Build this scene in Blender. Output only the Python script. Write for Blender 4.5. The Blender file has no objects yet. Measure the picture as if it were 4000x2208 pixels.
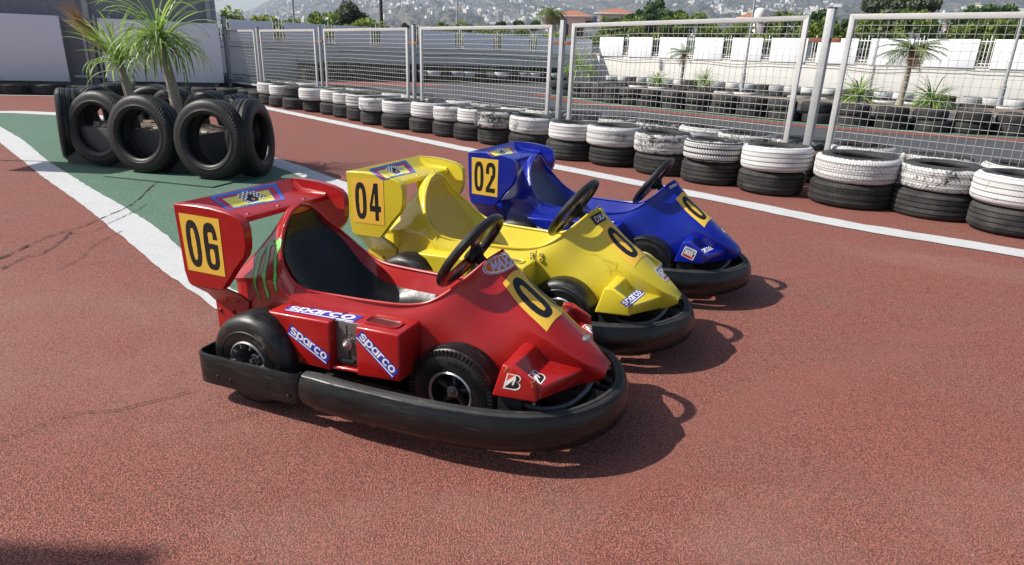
import bpy, bmesh, math, random
import numpy as np
from mathutils import Vector, Matrix
from mathutils.bvhtree import BVHTree

random.seed(7); rng = np.random.default_rng(7)
S = bpy.context.scene
C = S.collection
PI = math.pi
# ------------------------------------------------------------------ camera, sky, sun, exposure
F_PX, PITCH, ROLL, CAM_H = 2510.77, 0.33999, -0.036417, 1.25     # focal length in pixels of a 4000 px wide frame
_fw = np.array([0, math.cos(PITCH), -math.sin(PITCH)]); _dn = np.array([0, -math.sin(PITCH), -math.cos(PITCH)]); _rt = np.array([1., 0, 0])
_c, _s = math.cos(ROLL), math.sin(ROLL)
RC = np.array([_c*_rt + _s*_dn, -_s*_rt + _c*_dn, _fw])          # rows: camera right, down, forward
cam = bpy.data.objects.new('camera', bpy.data.cameras.new('camera')); C.objects.link(cam); S.camera = cam
_m = Matrix([[RC[0][i], -RC[1][i], -RC[2][i], 0] for i in range(3)] + [[0, 0, 0, 1]])
_m.translation = (0, 0, CAM_H); cam.matrix_world = _m
cam.data.sensor_width = 36; cam.data.lens = F_PX/4000*36; cam.data.clip_end = 9000; cam.data.clip_start = 0.05
SUN_EL, SUN_STR, SKY_STR = math.radians(43.4), 5.0, 0.088
W = bpy.data.worlds.new('World'); S.world = W; W.use_nodes = True
_n = W.node_tree.nodes; _sky = _n.new('ShaderNodeTexSky'); _sky.sky_type = 'NISHITA'; _sky.sun_disc = False
_sky.sun_elevation = SUN_EL; _sky.sun_rotation = math.radians(270); _sky.air_density = 1.0; _sky.dust_density = 1.6; _sky.ozone_density = 1.0
W.node_tree.links.new(_sky.outputs[0], _n['Background'].inputs[0]); _n['Background'].inputs[1].default_value = SKY_STR
sun = bpy.data.objects.new('sun', bpy.data.lights.new('sun', 'SUN')); C.objects.link(sun)
sun.data.energy = SUN_STR; sun.data.angle = math.radians(0.53); sun.data.color = (1.0, 0.955, 0.88)
sun.rotation_euler = Vector((math.cos(SUN_EL), 0.005, -math.sin(SUN_EL))).to_track_quat('-Z', 'Y').to_euler()
S.view_settings.view_transform = 'Standard'; S.view_settings.look = 'None'; S.view_settings.exposure = 0.54; S.view_settings.gamma = 1
S.cycles.max_bounces = 8; S.cycles.transparent_max_bounces = 8; S.cycles.use_denoising = True
try: S.cycles.denoiser = 'OPENIMAGEDENOISE'
except Exception: pass

# ------------------------------------------------------------------ helpers
def A(*p): return np.array(p, float)
def spline(pts, n, closed=False):
    """Catmull-Rom through pts, n samples evenly spaced by arc length."""
    P = np.array(pts, float)
    Q = np.vstack([P[-1], P, P[:2]]) if closed else np.vstack([2*P[0]-P[1], P, 2*P[-1]-P[-2]])
    o = []; m = len(P) if closed else len(P)-1
    for i in range(m):
        a, b, c, d = Q[i:i+4]
        for t in np.linspace(0, 1, 9)[:-1]:
            o.append(.5*((2*b)+(c-a)*t+(2*a-5*b+4*c-d)*t*t+(3*b-a-3*c+d)*t**3))
    if not closed: o.append(P[-1])
    else: o.append(P[0])
    return resample(np.array(o), n)
def resample(o, n):
    L = np.r_[0, np.cumsum(np.linalg.norm(np.diff(o, axis=0), axis=1))]
    t = np.linspace(0, L[-1], n)
    return np.stack([np.interp(t, L, o[:, k]) for k in range(o.shape[1])], 1)
class MB:
    def __init__(s): s.v = []; s.f = []; s.m = []; s.n = 0
    def add(s, V, F, mat=0):
        b = s.n; V = np.asarray(V, float); s.v.append(V); s.n += len(V)
        s.f += [tuple(b+i for i in f) for f in F]
        s.m += list(mat) if hasattr(mat, '__len__') else [mat]*len(F)
        return s
    def grid(s, G, mat=0, cu=False, cv=False):
        G = np.asarray(G, float); a, b = G.shape[:2]; F = []
        for i in range(a if cu else a-1):
            for j in range(b if cv else b-1):
                F.append((i*b+j, ((i+1) % a)*b+j, ((i+1) % a)*b+(j+1) % b, i*b+(j+1) % b))
        return s.add(G.reshape(-1, 3), F, mat)
    def box(s, lo, hi, mat=0, M=None):
        x0, y0, z0 = lo; x1, y1, z1 = hi
        V = np.array([(x0,y0,z0),(x1,y0,z0),(x1,y1,z0),(x0,y1,z0),(x0,y0,z1),(x1,y0,z1),(x1,y1,z1),(x0,y1,z1)], float)
        if M is not None: V = np.array([tuple(M @ Vector(p)) for p in V])
        return s.add(V, [(0,3,2,1),(4,5,6,7),(0,1,5,4),(1,2,6,5),(2,3,7,6),(3,0,4,7)], mat)
    def tube(s, path, r, n=8, mat=0, cap=True, closed=False):
        P = np.array(path, float); R = np.broadcast_to(np.asarray(r, float), (len(P),)); T = np.gradient(P, axis=0)
        if closed: T = np.roll(P, -1, 0)-np.roll(P, 1, 0)
        T /= np.linalg.norm(T, axis=1)[:, None]+1e-12
        up = A(0, 0, 1) if abs(T[0][2]) < .9 else A(1, 0, 0); G = []
        for p, t, rr in zip(P, T, R):
            a = np.cross(up, t); a /= np.linalg.norm(a)+1e-12; b = np.cross(t, a); up = b
            th = np.arange(n)*2*PI/n; G.append(p+rr*(np.cos(th)[:, None]*a+np.sin(th)[:, None]*b))
        k = s.n; s.grid(G, mat, cu=closed, cv=True)
        if cap and not closed: s.f += [tuple(k+i for i in range(n))[::-1], tuple(k+(len(P)-1)*n+i for i in range(n))]; s.m += [mat, mat]
        return s
    def lathe(s, prof, n=48, mat=0, closed=False):
        """profile rows (r, z) about the Z axis"""
        th = np.arange(n)*2*PI/n; G = [[(r*math.cos(t), r*math.sin(t), z) for r, z in prof] for t in th]
        return s.grid(G, mat, cu=True, cv=closed)
    def prism(s, poly, f0, f1, mat=0):
        """poly: 2-D points; f0/f1 map a 2-D point to 3-D"""
        n = len(poly); V = [f0(*p) for p in poly]+[f1(*p) for p in poly]
        return s.add(V, [tuple(range(n))[::-1], tuple(range(n, 2*n))]+[(i, (i+1) % n, n+(i+1) % n, n+i) for i in range(n)], mat)
    def mirror(s):
        V = np.vstack(s.v); V = V*A(1, -1, 1); F = [f[::-1] for f in s.f]; m = list(s.m)
        return s.add(V, F, m)
    def xf(s, M):
        s.v = [np.array([tuple(M @ Vector(p)) for p in np.vstack(s.v)])]; return s
    def join(s, o): return s.add(np.vstack(o.v), o.f, o.m)
    def mesh(s, name, bevel=0, sharp=40, segs=2, weld=0):
        me = bpy.data.meshes.new(name); me.from_pydata(np.vstack(s.v).tolist(), [], s.f); me.polygons.foreach_set('material_index', s.m)
        bm = bmesh.new(); bm.from_mesh(me)
        if weld: bmesh.ops.remove_doubles(bm, verts=bm.verts, dist=weld)
        if bevel:
            es = [e for e in bm.edges if len(e.link_faces) == 2 and e.calc_face_angle(0) > .5]
            bmesh.ops.bevel(bm, geom=es, offset=bevel, segments=segs, profile=.5, affect='EDGES', clamp_overlap=True)
        bmesh.ops.recalc_face_normals(bm, faces=bm.faces); bm.to_mesh(me); bm.free()
        if sharp: me.shade_smooth(); me.set_sharp_from_angle(angle=math.radians(sharp))
        return me
    def build(s, name, mats, parent=None, bevel=0, sharp=40, segs=2, weld=0):
        return put(name, s.mesh(name, bevel, sharp, segs, weld), mats, parent)
def put(name, me, mats=None, parent=None):
    if mats is not None and not len(me.materials):
        for m in (mats if isinstance(mats, (list, tuple)) else [mats]): me.materials.append(m)
    o = bpy.data.objects.new(name, me); C.objects.link(o)
    if parent: o.parent = parent
    return o
def tag(o, label, cat, group=None):
    o['label'] = label; o['category'] = cat
    if group: o['group'] = group
    return o
def struct(o): o['kind'] = 'structure'; return o
def empty(name, loc, rz=0, label=None, cat=None, group=None):
    o = bpy.data.objects.new(name, None); C.objects.link(o); o.location = loc; o.rotation_euler = (0, 0, rz); o.empty_display_size = .1
    if label: tag(o, label, cat, group)
    return o
ORD = 'first second third fourth fifth sixth seventh eighth ninth tenth eleventh twelfth thirteenth fourteenth fifteenth sixteenth seventeenth eighteenth nineteenth twentieth twenty-first twenty-second twenty-third twenty-fourth twenty-fifth twenty-sixth twenty-seventh twenty-eighth twenty-ninth thirtieth'.split()

# ------------------------------------------------------------------ materials
class NT:
    def __init__(s, name):
        s.mat = bpy.data.materials.new(name); s.mat.use_nodes = True; s.t = s.mat.node_tree; s.b = s.t.nodes['Principled BSDF']; s._tc = None
    def n(s, typ, ins=(), **kw):
        nd = s.t.nodes.new('ShaderNode'+typ)
        for k, v in kw.items(): setattr(nd, k, v)
        for k, v in (ins.items() if isinstance(ins, dict) else enumerate(ins)):
            if v is None: continue
            if isinstance(v, bpy.types.NodeSocket): s.t.links.new(v, nd.inputs[k])
            else: nd.inputs[k].default_value = v
        return nd
    def tc(s, k='Object'):
        if s._tc is None: s._tc = s.n('TexCoord')
        return s._tc.outputs[k]
    def pos(s): return s.n('NewGeometry').outputs['Position']
    def math(s, op, a, b=0.0, c=0.0, clamp=False): return s.n('Math', (a, b, c), operation=op, use_clamp=clamp).outputs[0]
    def noise(s, vec, scale, detail=4, rough=.55, dist=0): return s.n('TexNoise', {'Vector': vec, 'Scale': scale, 'Detail': detail, 'Roughness': rough, 'Distortion': dist}).outputs['Fac']
    def ramp(s, fac, *st):
        nd = s.n('ValToRGB', (fac,)); e = nd.color_ramp.elements
        while len(e) < len(st): e.new(0.5)
        for x, (p, c) in zip(e, st): x.position = p; x.color = (c, c, c, 1) if not hasattr(c, '__len__') else (*c, 1)
        return nd.outputs[0]
    def mix(s, f, a, b, blend='MIX'):
        nd = s.n('Mix', data_type='RGBA', blend_type=blend)
        for i, v in ((0, f), (6, a), (7, b)):
            if isinstance(v, bpy.types.NodeSocket): s.t.links.new(v, nd.inputs[i])
            else: nd.inputs[i].default_value = v if not hasattr(v, '__len__') else ((*v, 1) if len(v) == 3 else v)
        return nd.outputs[2]
    def bump(s, h, strength=.3, dist=.01, normal=None): return s.n('Bump', {'Strength': strength, 'Distance': dist, 'Height': h, 'Normal': normal}).outputs[0]
    def set(s, **kw):
        for k, v in kw.items():
            k = {'col': 'Base Color', 'rough': 'Roughness', 'metal': 'Metallic', 'norm': 'Normal', 'coat': 'Coat Weight', 'coatr': 'Coat Roughness', 'spec': 'Specular IOR Level', 'trans': 'Transmission Weight', 'sss': 'Subsurface Weight', 'sheen': 'Sheen Weight'}[k]
            if isinstance(v, bpy.types.NodeSocket): s.t.links.new(v, s.b.inputs[k])
            else: s.b.inputs[k].default_value = (*v, 1) if hasattr(v, '__len__') and len(v) == 3 else v
        return s
def simple(name, col, rough=.5, metal=0, var=.25, scale=8, bump=0, bscale=60, coat=0, spec=.5):
    n = NT(name); f = n.noise(n.tc(), scale, 5)
    n.set(col=n.mix(f, tuple(c*(1-var) for c in col), tuple(min(1, c*(1+var)) for c in col)), rough=n.ramp(n.noise(n.tc(), scale*2.3), (.3, max(0, rough-.08)), (.7, min(1, rough+.08))), metal=metal, coat=coat, spec=spec)
    if bump: n.set(norm=n.bump(n.noise(n.tc(), bscale, 6), bump, .005))
    return n.mat
def paint(name, col, dusty=(.5, .42, .38)):
    n = NT(name); o = n.tc()
    big = n.noise(o, 3.5, 3); fine = n.noise(o, 90, 2); specks = n.ramp(n.n('TexVoronoi', {'Vector': o, 'Scale': 55}).outputs['Distance'], (.03, 1), (.055, 0))
    sp2 = n.math('MULTIPLY', specks, n.ramp(n.noise(o, 14, 2), (.56, 0), (.6, .55)))
    c = n.mix(big, tuple(x*.86 for x in col), tuple(min(1, x*1.1) for x in col))
    c = n.mix(n.ramp(n.noise(o, 6, 6, .7), (.58, 0), (.9, .06)), c, dusty)
    c = n.mix(sp2, c, dusty)
    # fine rub marks stretched along the length
    st = n.n('Mapping', {'Vector': o, 'Scale': (3, 60, 60)}).outputs[0]
    scr = n.ramp(n.noise(st, 3, 3, .7), (.68, 0), (.76, .10)); c = n.mix(scr, c, dusty)
    h = n.math('ADD', n.noise(o, 11, 2), n.math('MULTIPLY', fine, .03))
    n.set(col=c, rough=n.ramp(n.noise(o, 5, 5), (.3, .22), (.7, .38)), coat=.4, coatr=.05, spec=.4, norm=n.bump(h, .02, .02))
    return n.mat
RED, YEL, BLU = paint('red_gelcoat', (.37, .010, .009)), paint('yellow_gelcoat', (.66, .53, .035), (.5, .36, .1)), paint('blue_gelcoat', (.004, .015, .27), (.06, .08, .26))
def rubber(name, col=.018, rough=.6, dust=.35):
    n = NT(name); o = n.tc(); f = n.ramp(n.noise(o, 6, 6, .65), (.4, 0), (.75, dust))
    st = n.n('Mapping', {'Vector': o, 'Scale': (3, 3, 110)}).outputs[0]; s2 = n.ramp(n.noise(st, 2.5, 4, .7), (.60, 0), (.68, min(.9, dust*6)))
    c = n.mix(f, (col, col, col*1.03), (.075, .07, .066)); c = n.mix(s2, c, (.15, .145, .14))
    n.set(spec=.45, col=c, rough=n.ramp(n.noise(o, 12, 4), (.3, rough-.14), (.7, rough+.12)), norm=n.bump(n.math('ADD', n.math('MULTIPLY', n.noise(o, 40, 5), .4), n.noise(st, 3, 4)), .16, .004))
    return n.mat
BUMPER, RUB, RIMBLK = rubber('bumper_rubber', .005, .30, .06), rubber('wheel_rubber', .007, .40, .10), simple('rim_black', (.02, .02, .021), .35, 0, .3, 20)
PAD = NT('seat_vinyl'); _o = PAD.tc(); PAD.set(col=PAD.mix(PAD.noise(_o, 5), (.006, .007, .008), (.014, .015, .016)), rough=PAD.ramp(PAD.noise(_o, 9), (.3, .22), (.7, .42)), spec=.22, norm=PAD.bump(PAD.math('ADD', PAD.math('MULTIPLY', PAD.noise(_o, 70, 2, .5, 1.8), .6), PAD.noise(_o, 14, 2, .5, 1)), .14, .006)); PAD = PAD.mat
DUSTY = rubber('dusty_rubber', .018, .75, .55)
CHROME, ALU = simple('worn_steel', (.42, .40, .38), .38, .85, .3, 30), simple('bare_alloy', (.55, .55, .56), .35, .8, .25, 40)
GALV, RUST = simple('galvanised_steel', (.38, .39, .39), .45, .3, .22, 14, .15, 40), simple('rusty_steel', (.21, .085, .045), .8, .1, .5, 30, .3, 80)
FRAMEP, DARKM, WIRE = simple('grey_frame_paint', (.50, .50, .49), .5, .1, .15, 9, .1, 50), simple('dark_steel', (.015, .015, .016), .55, .2, .4, 25), simple('wire', (.44, .43, .40), .5, .3, .2, 9)
WHITE, BLACK = simple('sticker_white', (.78, .78, .78), .4, 0, .05), simple('sticker_black', (.012, .012, .013), .4, 0, .2)
NYEL, SBLUE, SRED = simple('number_yellow', (.82, .50, .06), .4, 0, .06), simple('sticker_blue', (.03, .035, .33), .35, 0, .08), simple('sticker_red', (.55, .05, .03), .4, 0, .08)
LBLUE, MAGENTA, LYEL = simple('decal_sky_blue', (.035, .14, .50), .4, 0, .08), simple('decal_crimson', (.36, .03, .09), .4, 0, .08), simple('decal_lemon', (.66, .60, .10), .4, 0, .08)
ORANGE, PBLUE, GREENL, GREEND = simple('sticker_orange', (.62, .13, .02), .4, 0, .1), simple('sticker_pale_blue', (.42, .58, .78), .4, 0, .06), simple('claw_green', (.10, .42, .05), .35, 0, .35, 30), simple('claw_dark_green', (.02, .09, .03), .35, 0, .3, 30)
PINK, SGREY, CHIP = simple('sticker_pink', (.62, .25, .22), .4, 0, .1), simple('sticker_grey', (.45, .46, .5), .4, 0, .1), simple('chipped_gelcoat', (.50, .28, .10), .8, 0, .4, 60)
HAZE = 0.00034
# ------------------------------------------------------------------ ground, lines, track
def crumb(n, p, strength=1.0):
    """grain of a rubber-coated asphalt: height and a mask of the dark pits between the grains"""
    v = n.n('TexVoronoi', {'Vector': p, 'Scale': 225, 'Randomness': 1}, feature='F1').outputs['Distance']
    g = n.ramp(v, (.08, 1), (.62, 0)); f = n.noise(p, 155, 2, .55); f2 = n.noise(p, 9, 4, .6)
    h = n.math('ADD', n.math('MULTIPLY', g, .95), n.math('MULTIPLY', f, .8)); h = n.math('ADD', h, n.math('MULTIPLY', f2, .6))
    pit = n.ramp(n.math('ADD', n.math('MULTIPLY', g, .55), n.math('MULTIPLY', f, .7)), (.44, 1), (.58, 0))
    return h, pit
def ellip(n, p, c, a, b, ang):
    m = n.n('Mapping', {'Vector': p, 'Location': (-c[0], -c[1], 0)}).outputs[0]
    m = n.n('Mapping', {'Vector': m, 'Rotation': (0, 0, -ang)}).outputs[0]
    m = n.n('Mapping', {'Vector': m, 'Scale': (1/a, 1/b, 0)}).outputs[0]
    d = n.n('VectorMath', (m,), operation='LENGTH').outputs['Value']
    d = n.math('ADD', d, n.math('MULTIPLY', n.math('SUBTRACT', n.noise(p, 8, 9, .78), .5), 2.2))
    return n.ramp(d, (.62, 1), (1.05, 0))
g = NT('red_coating'); p = g.pos()
h, pit = crumb(g, p)
c = g.mix(g.noise(p, .55, 4), (.45, .122, .085), (.53, .172, .122))
c = g.mix(g.ramp(g.noise(p, 1.7, 6, .7), (.47, 0), (.66, .55)), c, (.40, .19, .15))          # dusty wear
c = g.mix(g.ramp(g.noise(p, .9, 7, .75), (.56, 0), (.68, .6)), c, (.31, .22, .19))            # bare grey patches
c = g.mix(g.ramp(g.noise(p, 110, 2), (.35, .4), (.7, 0)), c, (.64, .30, .23))
c = g.mix(g.math('MULTIPLY', pit, .85), c, (.06, .024, .02))
tr = g.n('Mapping', {'Vector': p, 'Rotation': (0, 0, .78), 'Scale': (.35, 5.5, 1)}).outputs[0]
c = g.mix(g.ramp(g.noise(tr, 1.6, 6, .68), (.50, 0), (.70, .42)), c, (.20, .072, .058))   # dull wheel tracks along the lane
worn = None                                                                   # paler, trodden areas
for e in [((-1.9, 2.6), 1.5, .7, -.5), ((-.2, 1.45), .7, .2, .1), ((1.1, 1.55), .8, .25, .2), ((3.0, 4.2), 1.0, .3, -.6)]:
    m = ellip(g, p, *e); worn = m if worn is None else g.math('MAXIMUM', worn, m)
c = g.mix(g.math('MULTIPLY', worn, g.ramp(g.noise(p, 2.2, 6, .7), (.35, .03), (.65, .22))), c, (.38, .235, .195))
patches = None
for e in [((1.27, 2.42), .40, .17, .5), ((1.72, 2.73), .24, .12, .35), ((2.05, 2.95), .22, .11, .3), ((.80, 2.07), .34, .16, .55), ((.42, 1.74), .30, .13, .6), ((1.0, 2.25), .2, .14, .5), ((-1.52, 2.2), .12, .06, -.2), ((1.72, 3.9), .3, .08, .4)]:
    m = ellip(g, p, *e); patches = m if patches is None else g.math('MAXIMUM', patches, m)
streak = g.noise(g.n('Mapping', {'Vector': p, 'Rotation': (0, 0, .18), 'Scale': (5, 42, 1)}).outputs[0], 4, 4, .7)
pc = g.mix(streak, (.09, .034, .027), (.25, .095, .072))
c = g.mix(g.math('MULTIPLY', patches, .55), c, pc)
hh = g.mix(g.math('MULTIPLY', patches, .8), h, streak)
g.set(col=c, rough=g.ramp(h, (.5, .95), (1.6, .72)), spec=.3, norm=g.bump(hh, .9, .0042))
REDCOAT = g.mat
def coat(name, a, b, wear, wearcol, pitcol, pitf=.5, dist=.007):
    g = NT(name); p = g.pos(); h, pit = crumb(g, p)
    c = g.mix(g.noise(p, 1.2, 5), a, b); c = g.mix(g.ramp(g.noise(p, 3.1, 8, .75), (.5, 0), (.68, wear)), c, wearcol)
    c = g.mix(g.math('MULTIPLY', pit, pitf), c, pitcol)
    g.set(col=c, rough=.82, spec=.3, norm=g.bump(h, .8, dist*.55)); return g.mat
GREENCOAT = coat('green_coating', (.15, .28, .19), (.21, .35, .25), .55, (.27, .31, .26), (.025, .055, .035), .75, .008)
LINEPAINT = coat('line_paint', (.66, .67, .67), (.76, .765, .77), .45, (.52, .50, .49), (.30, .29, .28), .55)
ASPHALT = coat('track_asphalt', (.085, .088, .095), (.125, .128, .135), .5, (.12, .12, .118), (.02, .02, .02), .5)
FARRED, FARGREEN = coat('track_red_band', (.30, .07, .055), (.37, .10, .08), .4, (.33, .16, .14), (.07, .025, .02), .4), coat('track_green_band', (.12, .21, .16), (.16, .25, .19), .5, (.22, .26, .2), (.03, .05, .04), .4)
SOIL = simple('dry_soil', (.16, .12, .085), .95, 0, .4, 3, .6, 30)
def sheet(name, poly, z, mat):
    """flat polygon, triangulated by Blender"""
    bm = bmesh.new(); f = bm.faces.new([bm.verts.new((x, y, z)) for x, y in poly]); bmesh.ops.triangulate(bm, faces=[f], ngon_method='EAR_CLIP')
    bmesh.ops.recalc_face_normals(bm, faces=bm.faces)
    if bm.faces[:] and bm.faces[0].normal.z < 0: bmesh.ops.reverse_faces(bm, faces=bm.faces)
    me = bpy.data.meshes.new(name); bm.to_mesh(me); bm.free(); return struct(put(name, me, mat))
def ribbon(name, pts, w, z, mat, jag=.006, n=120):
    P = spline([(*q, 0) for q in pts], n)[:, :2]; T = np.gradient(P, axis=0); T /= np.linalg.norm(T, axis=1)[:, None]; N = np.stack([-T[:, 1], T[:, 0]], 1)
    w = np.broadcast_to(w, (n,)) if not callable(w) else np.array([w(t) for t in np.linspace(0, 1, n)])
    a = P+N*(w[:, None]/2+rng.normal(0, jag, (n, 1))); b = P-N*(w[:, None]/2+rng.normal(0, jag, (n, 1)))
    m = MB().grid(np.stack([np.c_[a, np.full(n, z)], np.c_[b, np.full(n, z)]], 1)); return struct(m.build(name, mat, sharp=0))
struct(put('ground', MB().add([(-60, -15, 0), (60, -15, 0), (60, 70, 0), (-60, 70, 0)], [(0, 1, 2, 3)]).mesh('ground', sharp=0), REDCOAT))
far = struct(put('terrain', MB().add([(-4000, -600, -.35), (4000, -600, -.35), (4000, 5000, -.35), (-4000, 5000, -.35)], [(0, 1, 2, 3)]).mesh('terrain', sharp=0), SOIL))
# green strip framed by white lines
Lout = [(-9.4, 11.2), (-8.0, 9.72), (-6.451, 8.069), (-5.285, 6.864), (-4.408, 5.958), (-3.597, 5.154), (-2.917, 4.447), (-2.51, 4.024), (-2.152, 3.64), (-1.876, 3.365), (-1.634, 3.125), (-1.468, 2.959), (-1.25, 2.83), (-1.0, 2.86)]
Lin = [(-9.2, 11.28), (-7.608, 9.584), (-6.353, 8.327), (-5.138, 7.006), (-4.361, 6.213), (-3.6, 5.464), (-3.006, 4.89), (-2.475, 4.339), (-2.166, 3.979), (-1.8, 3.55), (-1.45, 3.2), (-1.2, 3.08)]
Rin = [(-.95, 3.2), (-.78, 3.5), (-.75, 4.0), (-1.0, 4.75), (-1.30, 5.42), (-1.578, 5.81), (-2.105, 6.41), (-2.6, 7.0), (-3.9, 8.35), (-5.4, 9.75), (-6.6, 10.7), (-7.5, 11.2), (-8.7, 11.35)]
Rout = [(-.72, 2.98), (-.52, 3.4), (-.50, 4.05), (-.78, 4.9), (-1.08, 5.55), (-1.40, 6.0), (-1.93, 6.60), (-2.42, 7.18), (-3.7, 8.55), (-5.2, 9.98), (-6.4, 10.95), (-7.4, 11.55), (-8.9, 11.75), (-9.4, 11.2)]
sm = lambda P, n: spline([(*q, 0) for q in P], n)[:, :2]
def jag(P, s=.0035): return P+rng.normal(0, s, P.shape)
li, lo_, ri, ro = jag(sm(Lin, 160)), jag(sm(Lout, 160)), jag(sm(Rin, 160)), jag(sm(Rout, 160))
def strip(name, a, b, z, mat):
    return struct(MB().grid(np.stack([np.c_[a, np.full(len(a), z)], np.c_[b, np.full(len(b), z)]], 1)).build(name, mat, sharp=0))
strip('green_island', li, ri[::-1], .003, GREENCOAT)
strip('white_line', np.vstack([lo_, ro]), np.vstack([li, ri]), .006, LINEPAINT)
ribbon('white_line', [(-12.5, 21.6), (-9.5, 18.4), (-7.4, 16.25), (-5.407, 14.15), (-2.728, 11.198), (-.655, 8.911), (.573, 7.64), (1.951, 6.198), (2.841, 5.247), (3.75, 4.565), (5.2, 3.2)], lambda t: .27, .006, LINEPAINT, .006, 200)
ribbon('white_line', [(-16, 13.9), (-12.4, 14.75), (-10.6, 15.25), (-9.2, 16.3), (-8.0, 18.6)], .13, .006, LINEPAINT, .004, 60)
# racing track behind the fence
sheet('track', [(-8.5, 19.0), (-3.2, 14.2), (3.6, 7.6), (7.2, 4.0), (30, 4), (30, 45), (-14, 45), (-14, 22)], .004, ASPHALT)
isl = [(1.2, 23.2), (1.87, 21.7), (2.5, 20.0), (3.5, 18.4), (4.6, 17.2), (5.7, 16.0), (6.9, 15.0), (8.2, 14.3), (9.6, 13.85), (11.2, 13.7), (13.2, 13.9)]
def offs(P, d, n=80):
    P = sm(P, n); T = np.gradient(P, axis=0); T /= np.linalg.norm(T, axis=1)[:, None]; return P+np.stack([T[:, 1], -T[:, 0]], 1)*d
sheet('track_edge', np.vstack([offs(isl, .95)*1, offs(isl, -.1)[::-1]]), .008, FARRED)
sheet('track_edge', np.vstack([offs(isl, .42), offs(isl, -.12)[::-1]]), .012, FARGREEN)
sheet('track_edge', [(-9.3, 24.6), (-8.6, 23.2), (-2.8, 26.6), (-4.5, 28.5)], .008, FARRED)
CRACKM = simple('crack_shadow', (.035, .018, .015), .95, 0, .3)
def crack(pts, w, z=.0075):
    n = 90; P = spline([(*q, 0) for q in pts], n)[:, :2]; P += rng.normal(0, .004, P.shape); T = np.gradient(P, axis=0); T /= np.linalg.norm(T, axis=1)[:, None]+1e-9; N = np.stack([-T[:, 1], T[:, 0]], 1)
    ww = w*np.clip(rng.normal(.8, .5, (n, 1)), .12, 2)
    struct(MB().grid(np.stack([np.c_[P+N*ww/2, np.full(n, z)], np.c_[P-N*ww/2, np.full(n, z)]], 1)).build('pavement_crack', CRACKM, sharp=0))
crack([(-3.04, 3.45), (-3.08, 3.86), (-3.1, 4.09), (-3.08, 4.23), (-3.06, 4.36), (-3.06, 4.58), (-3.07, 4.9), (-3.14, 5.23), (-3.22, 5.47), (-3.46, 6.23)], .012)
crack([(-2.9, 3.3), (-2.93, 3.6), (-2.94, 3.67), (-2.89, 3.75), (-2.95, 4.0), (-3.03, 4.22)], .010)
crack([(-3.02, 4.2), (-2.92, 4.22), (-2.92, 4.47), (-2.94, 4.77), (-2.99, 5.1)], .006)
crack([(-2.6, 3.45), (-2.62, 3.7), (-2.7, 3.95), (-2.72, 4.3)], .005)
crack([(-1.75, 1.68), (-1.657, 1.791), (-1.609, 1.848), (-1.57, 1.925), (-1.505, 1.971), (-1.392, 1.997)], .003)
crack([(-1.392, 1.997), (-1.335, 2.046), (-1.278, 2.089), (-1.206, 2.149)], .0035)
crack([(-1.05, 1.93), (-.97, 1.97), (-.9, 2.02)], .002)
# pebbles and grit lying about
gm = MB()
for i in range(150):
    x, y = rng.uniform(-2.2, 3.2), rng.uniform(1.15, 4.6); r = rng.uniform(.0012, .003)
    a = rng.uniform(0, 6.28); s = rng.uniform(.6, 1.4)
    V = [(x+r*s*math.cos(a+t), y+r*math.sin(a+t), .004) for t in (0, 1.6, 3.1, 4.7)]+[(x, y, .004+r)]
    gm.add(V, [(0, 1, 4), (1, 2, 4), (2, 3, 4), (3, 0, 4)])
go = gm.build('gravel', simple('pale_grit', (.45, .42, .38), .9, 0, .4), sharp=0); go['kind'] = 'stuff'; tag(go, 'loose pale grit scattered over the red coated ground', 'gravel')
# ------------------------------------------------------------------ go-karts (local: x forward, y away from the camera, z up)
POSES = [(-1.10923, 2.55821, -.38955), (-.67384, 3.33434, -.42661), (-.14836, 4.12279, -.44403)]
CREST = spline([(.300,0,.676),(.304,-.05,.660),(.310,-.09,.630),(.320,-.128,.587),(.34,-.164,.55),(.36,-.190,.517),(.38,-.206,.492),(.40,-.215,.47),(.42,-.220,.455),(.45,-.222,.438),(.5,-.215,.422),(.55,-.203,.416),(.6,-.196,.415),(.7,-.189,.415),(.8,-.181,.417),(.85,-.175,.419),(.9,-.165,.424),(.95,-.152,.436),(1.0,-.138,.465),(1.05,-.119,.507),(1.1,-.091,.557),(1.135,-.058,.594),(1.150,-.03,.606),(1.158,0,.612)], 150)
def crest_at(x, lo=0.0):
    i = np.argmin(abs(CREST[:, 0]-x)+(CREST[:, 0] < lo)*9); return CREST[i]
SKIN = []
SPOKEM = simple('spoke_edge', (.10, .10, .105), .4, .4, .3, 30)
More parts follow.
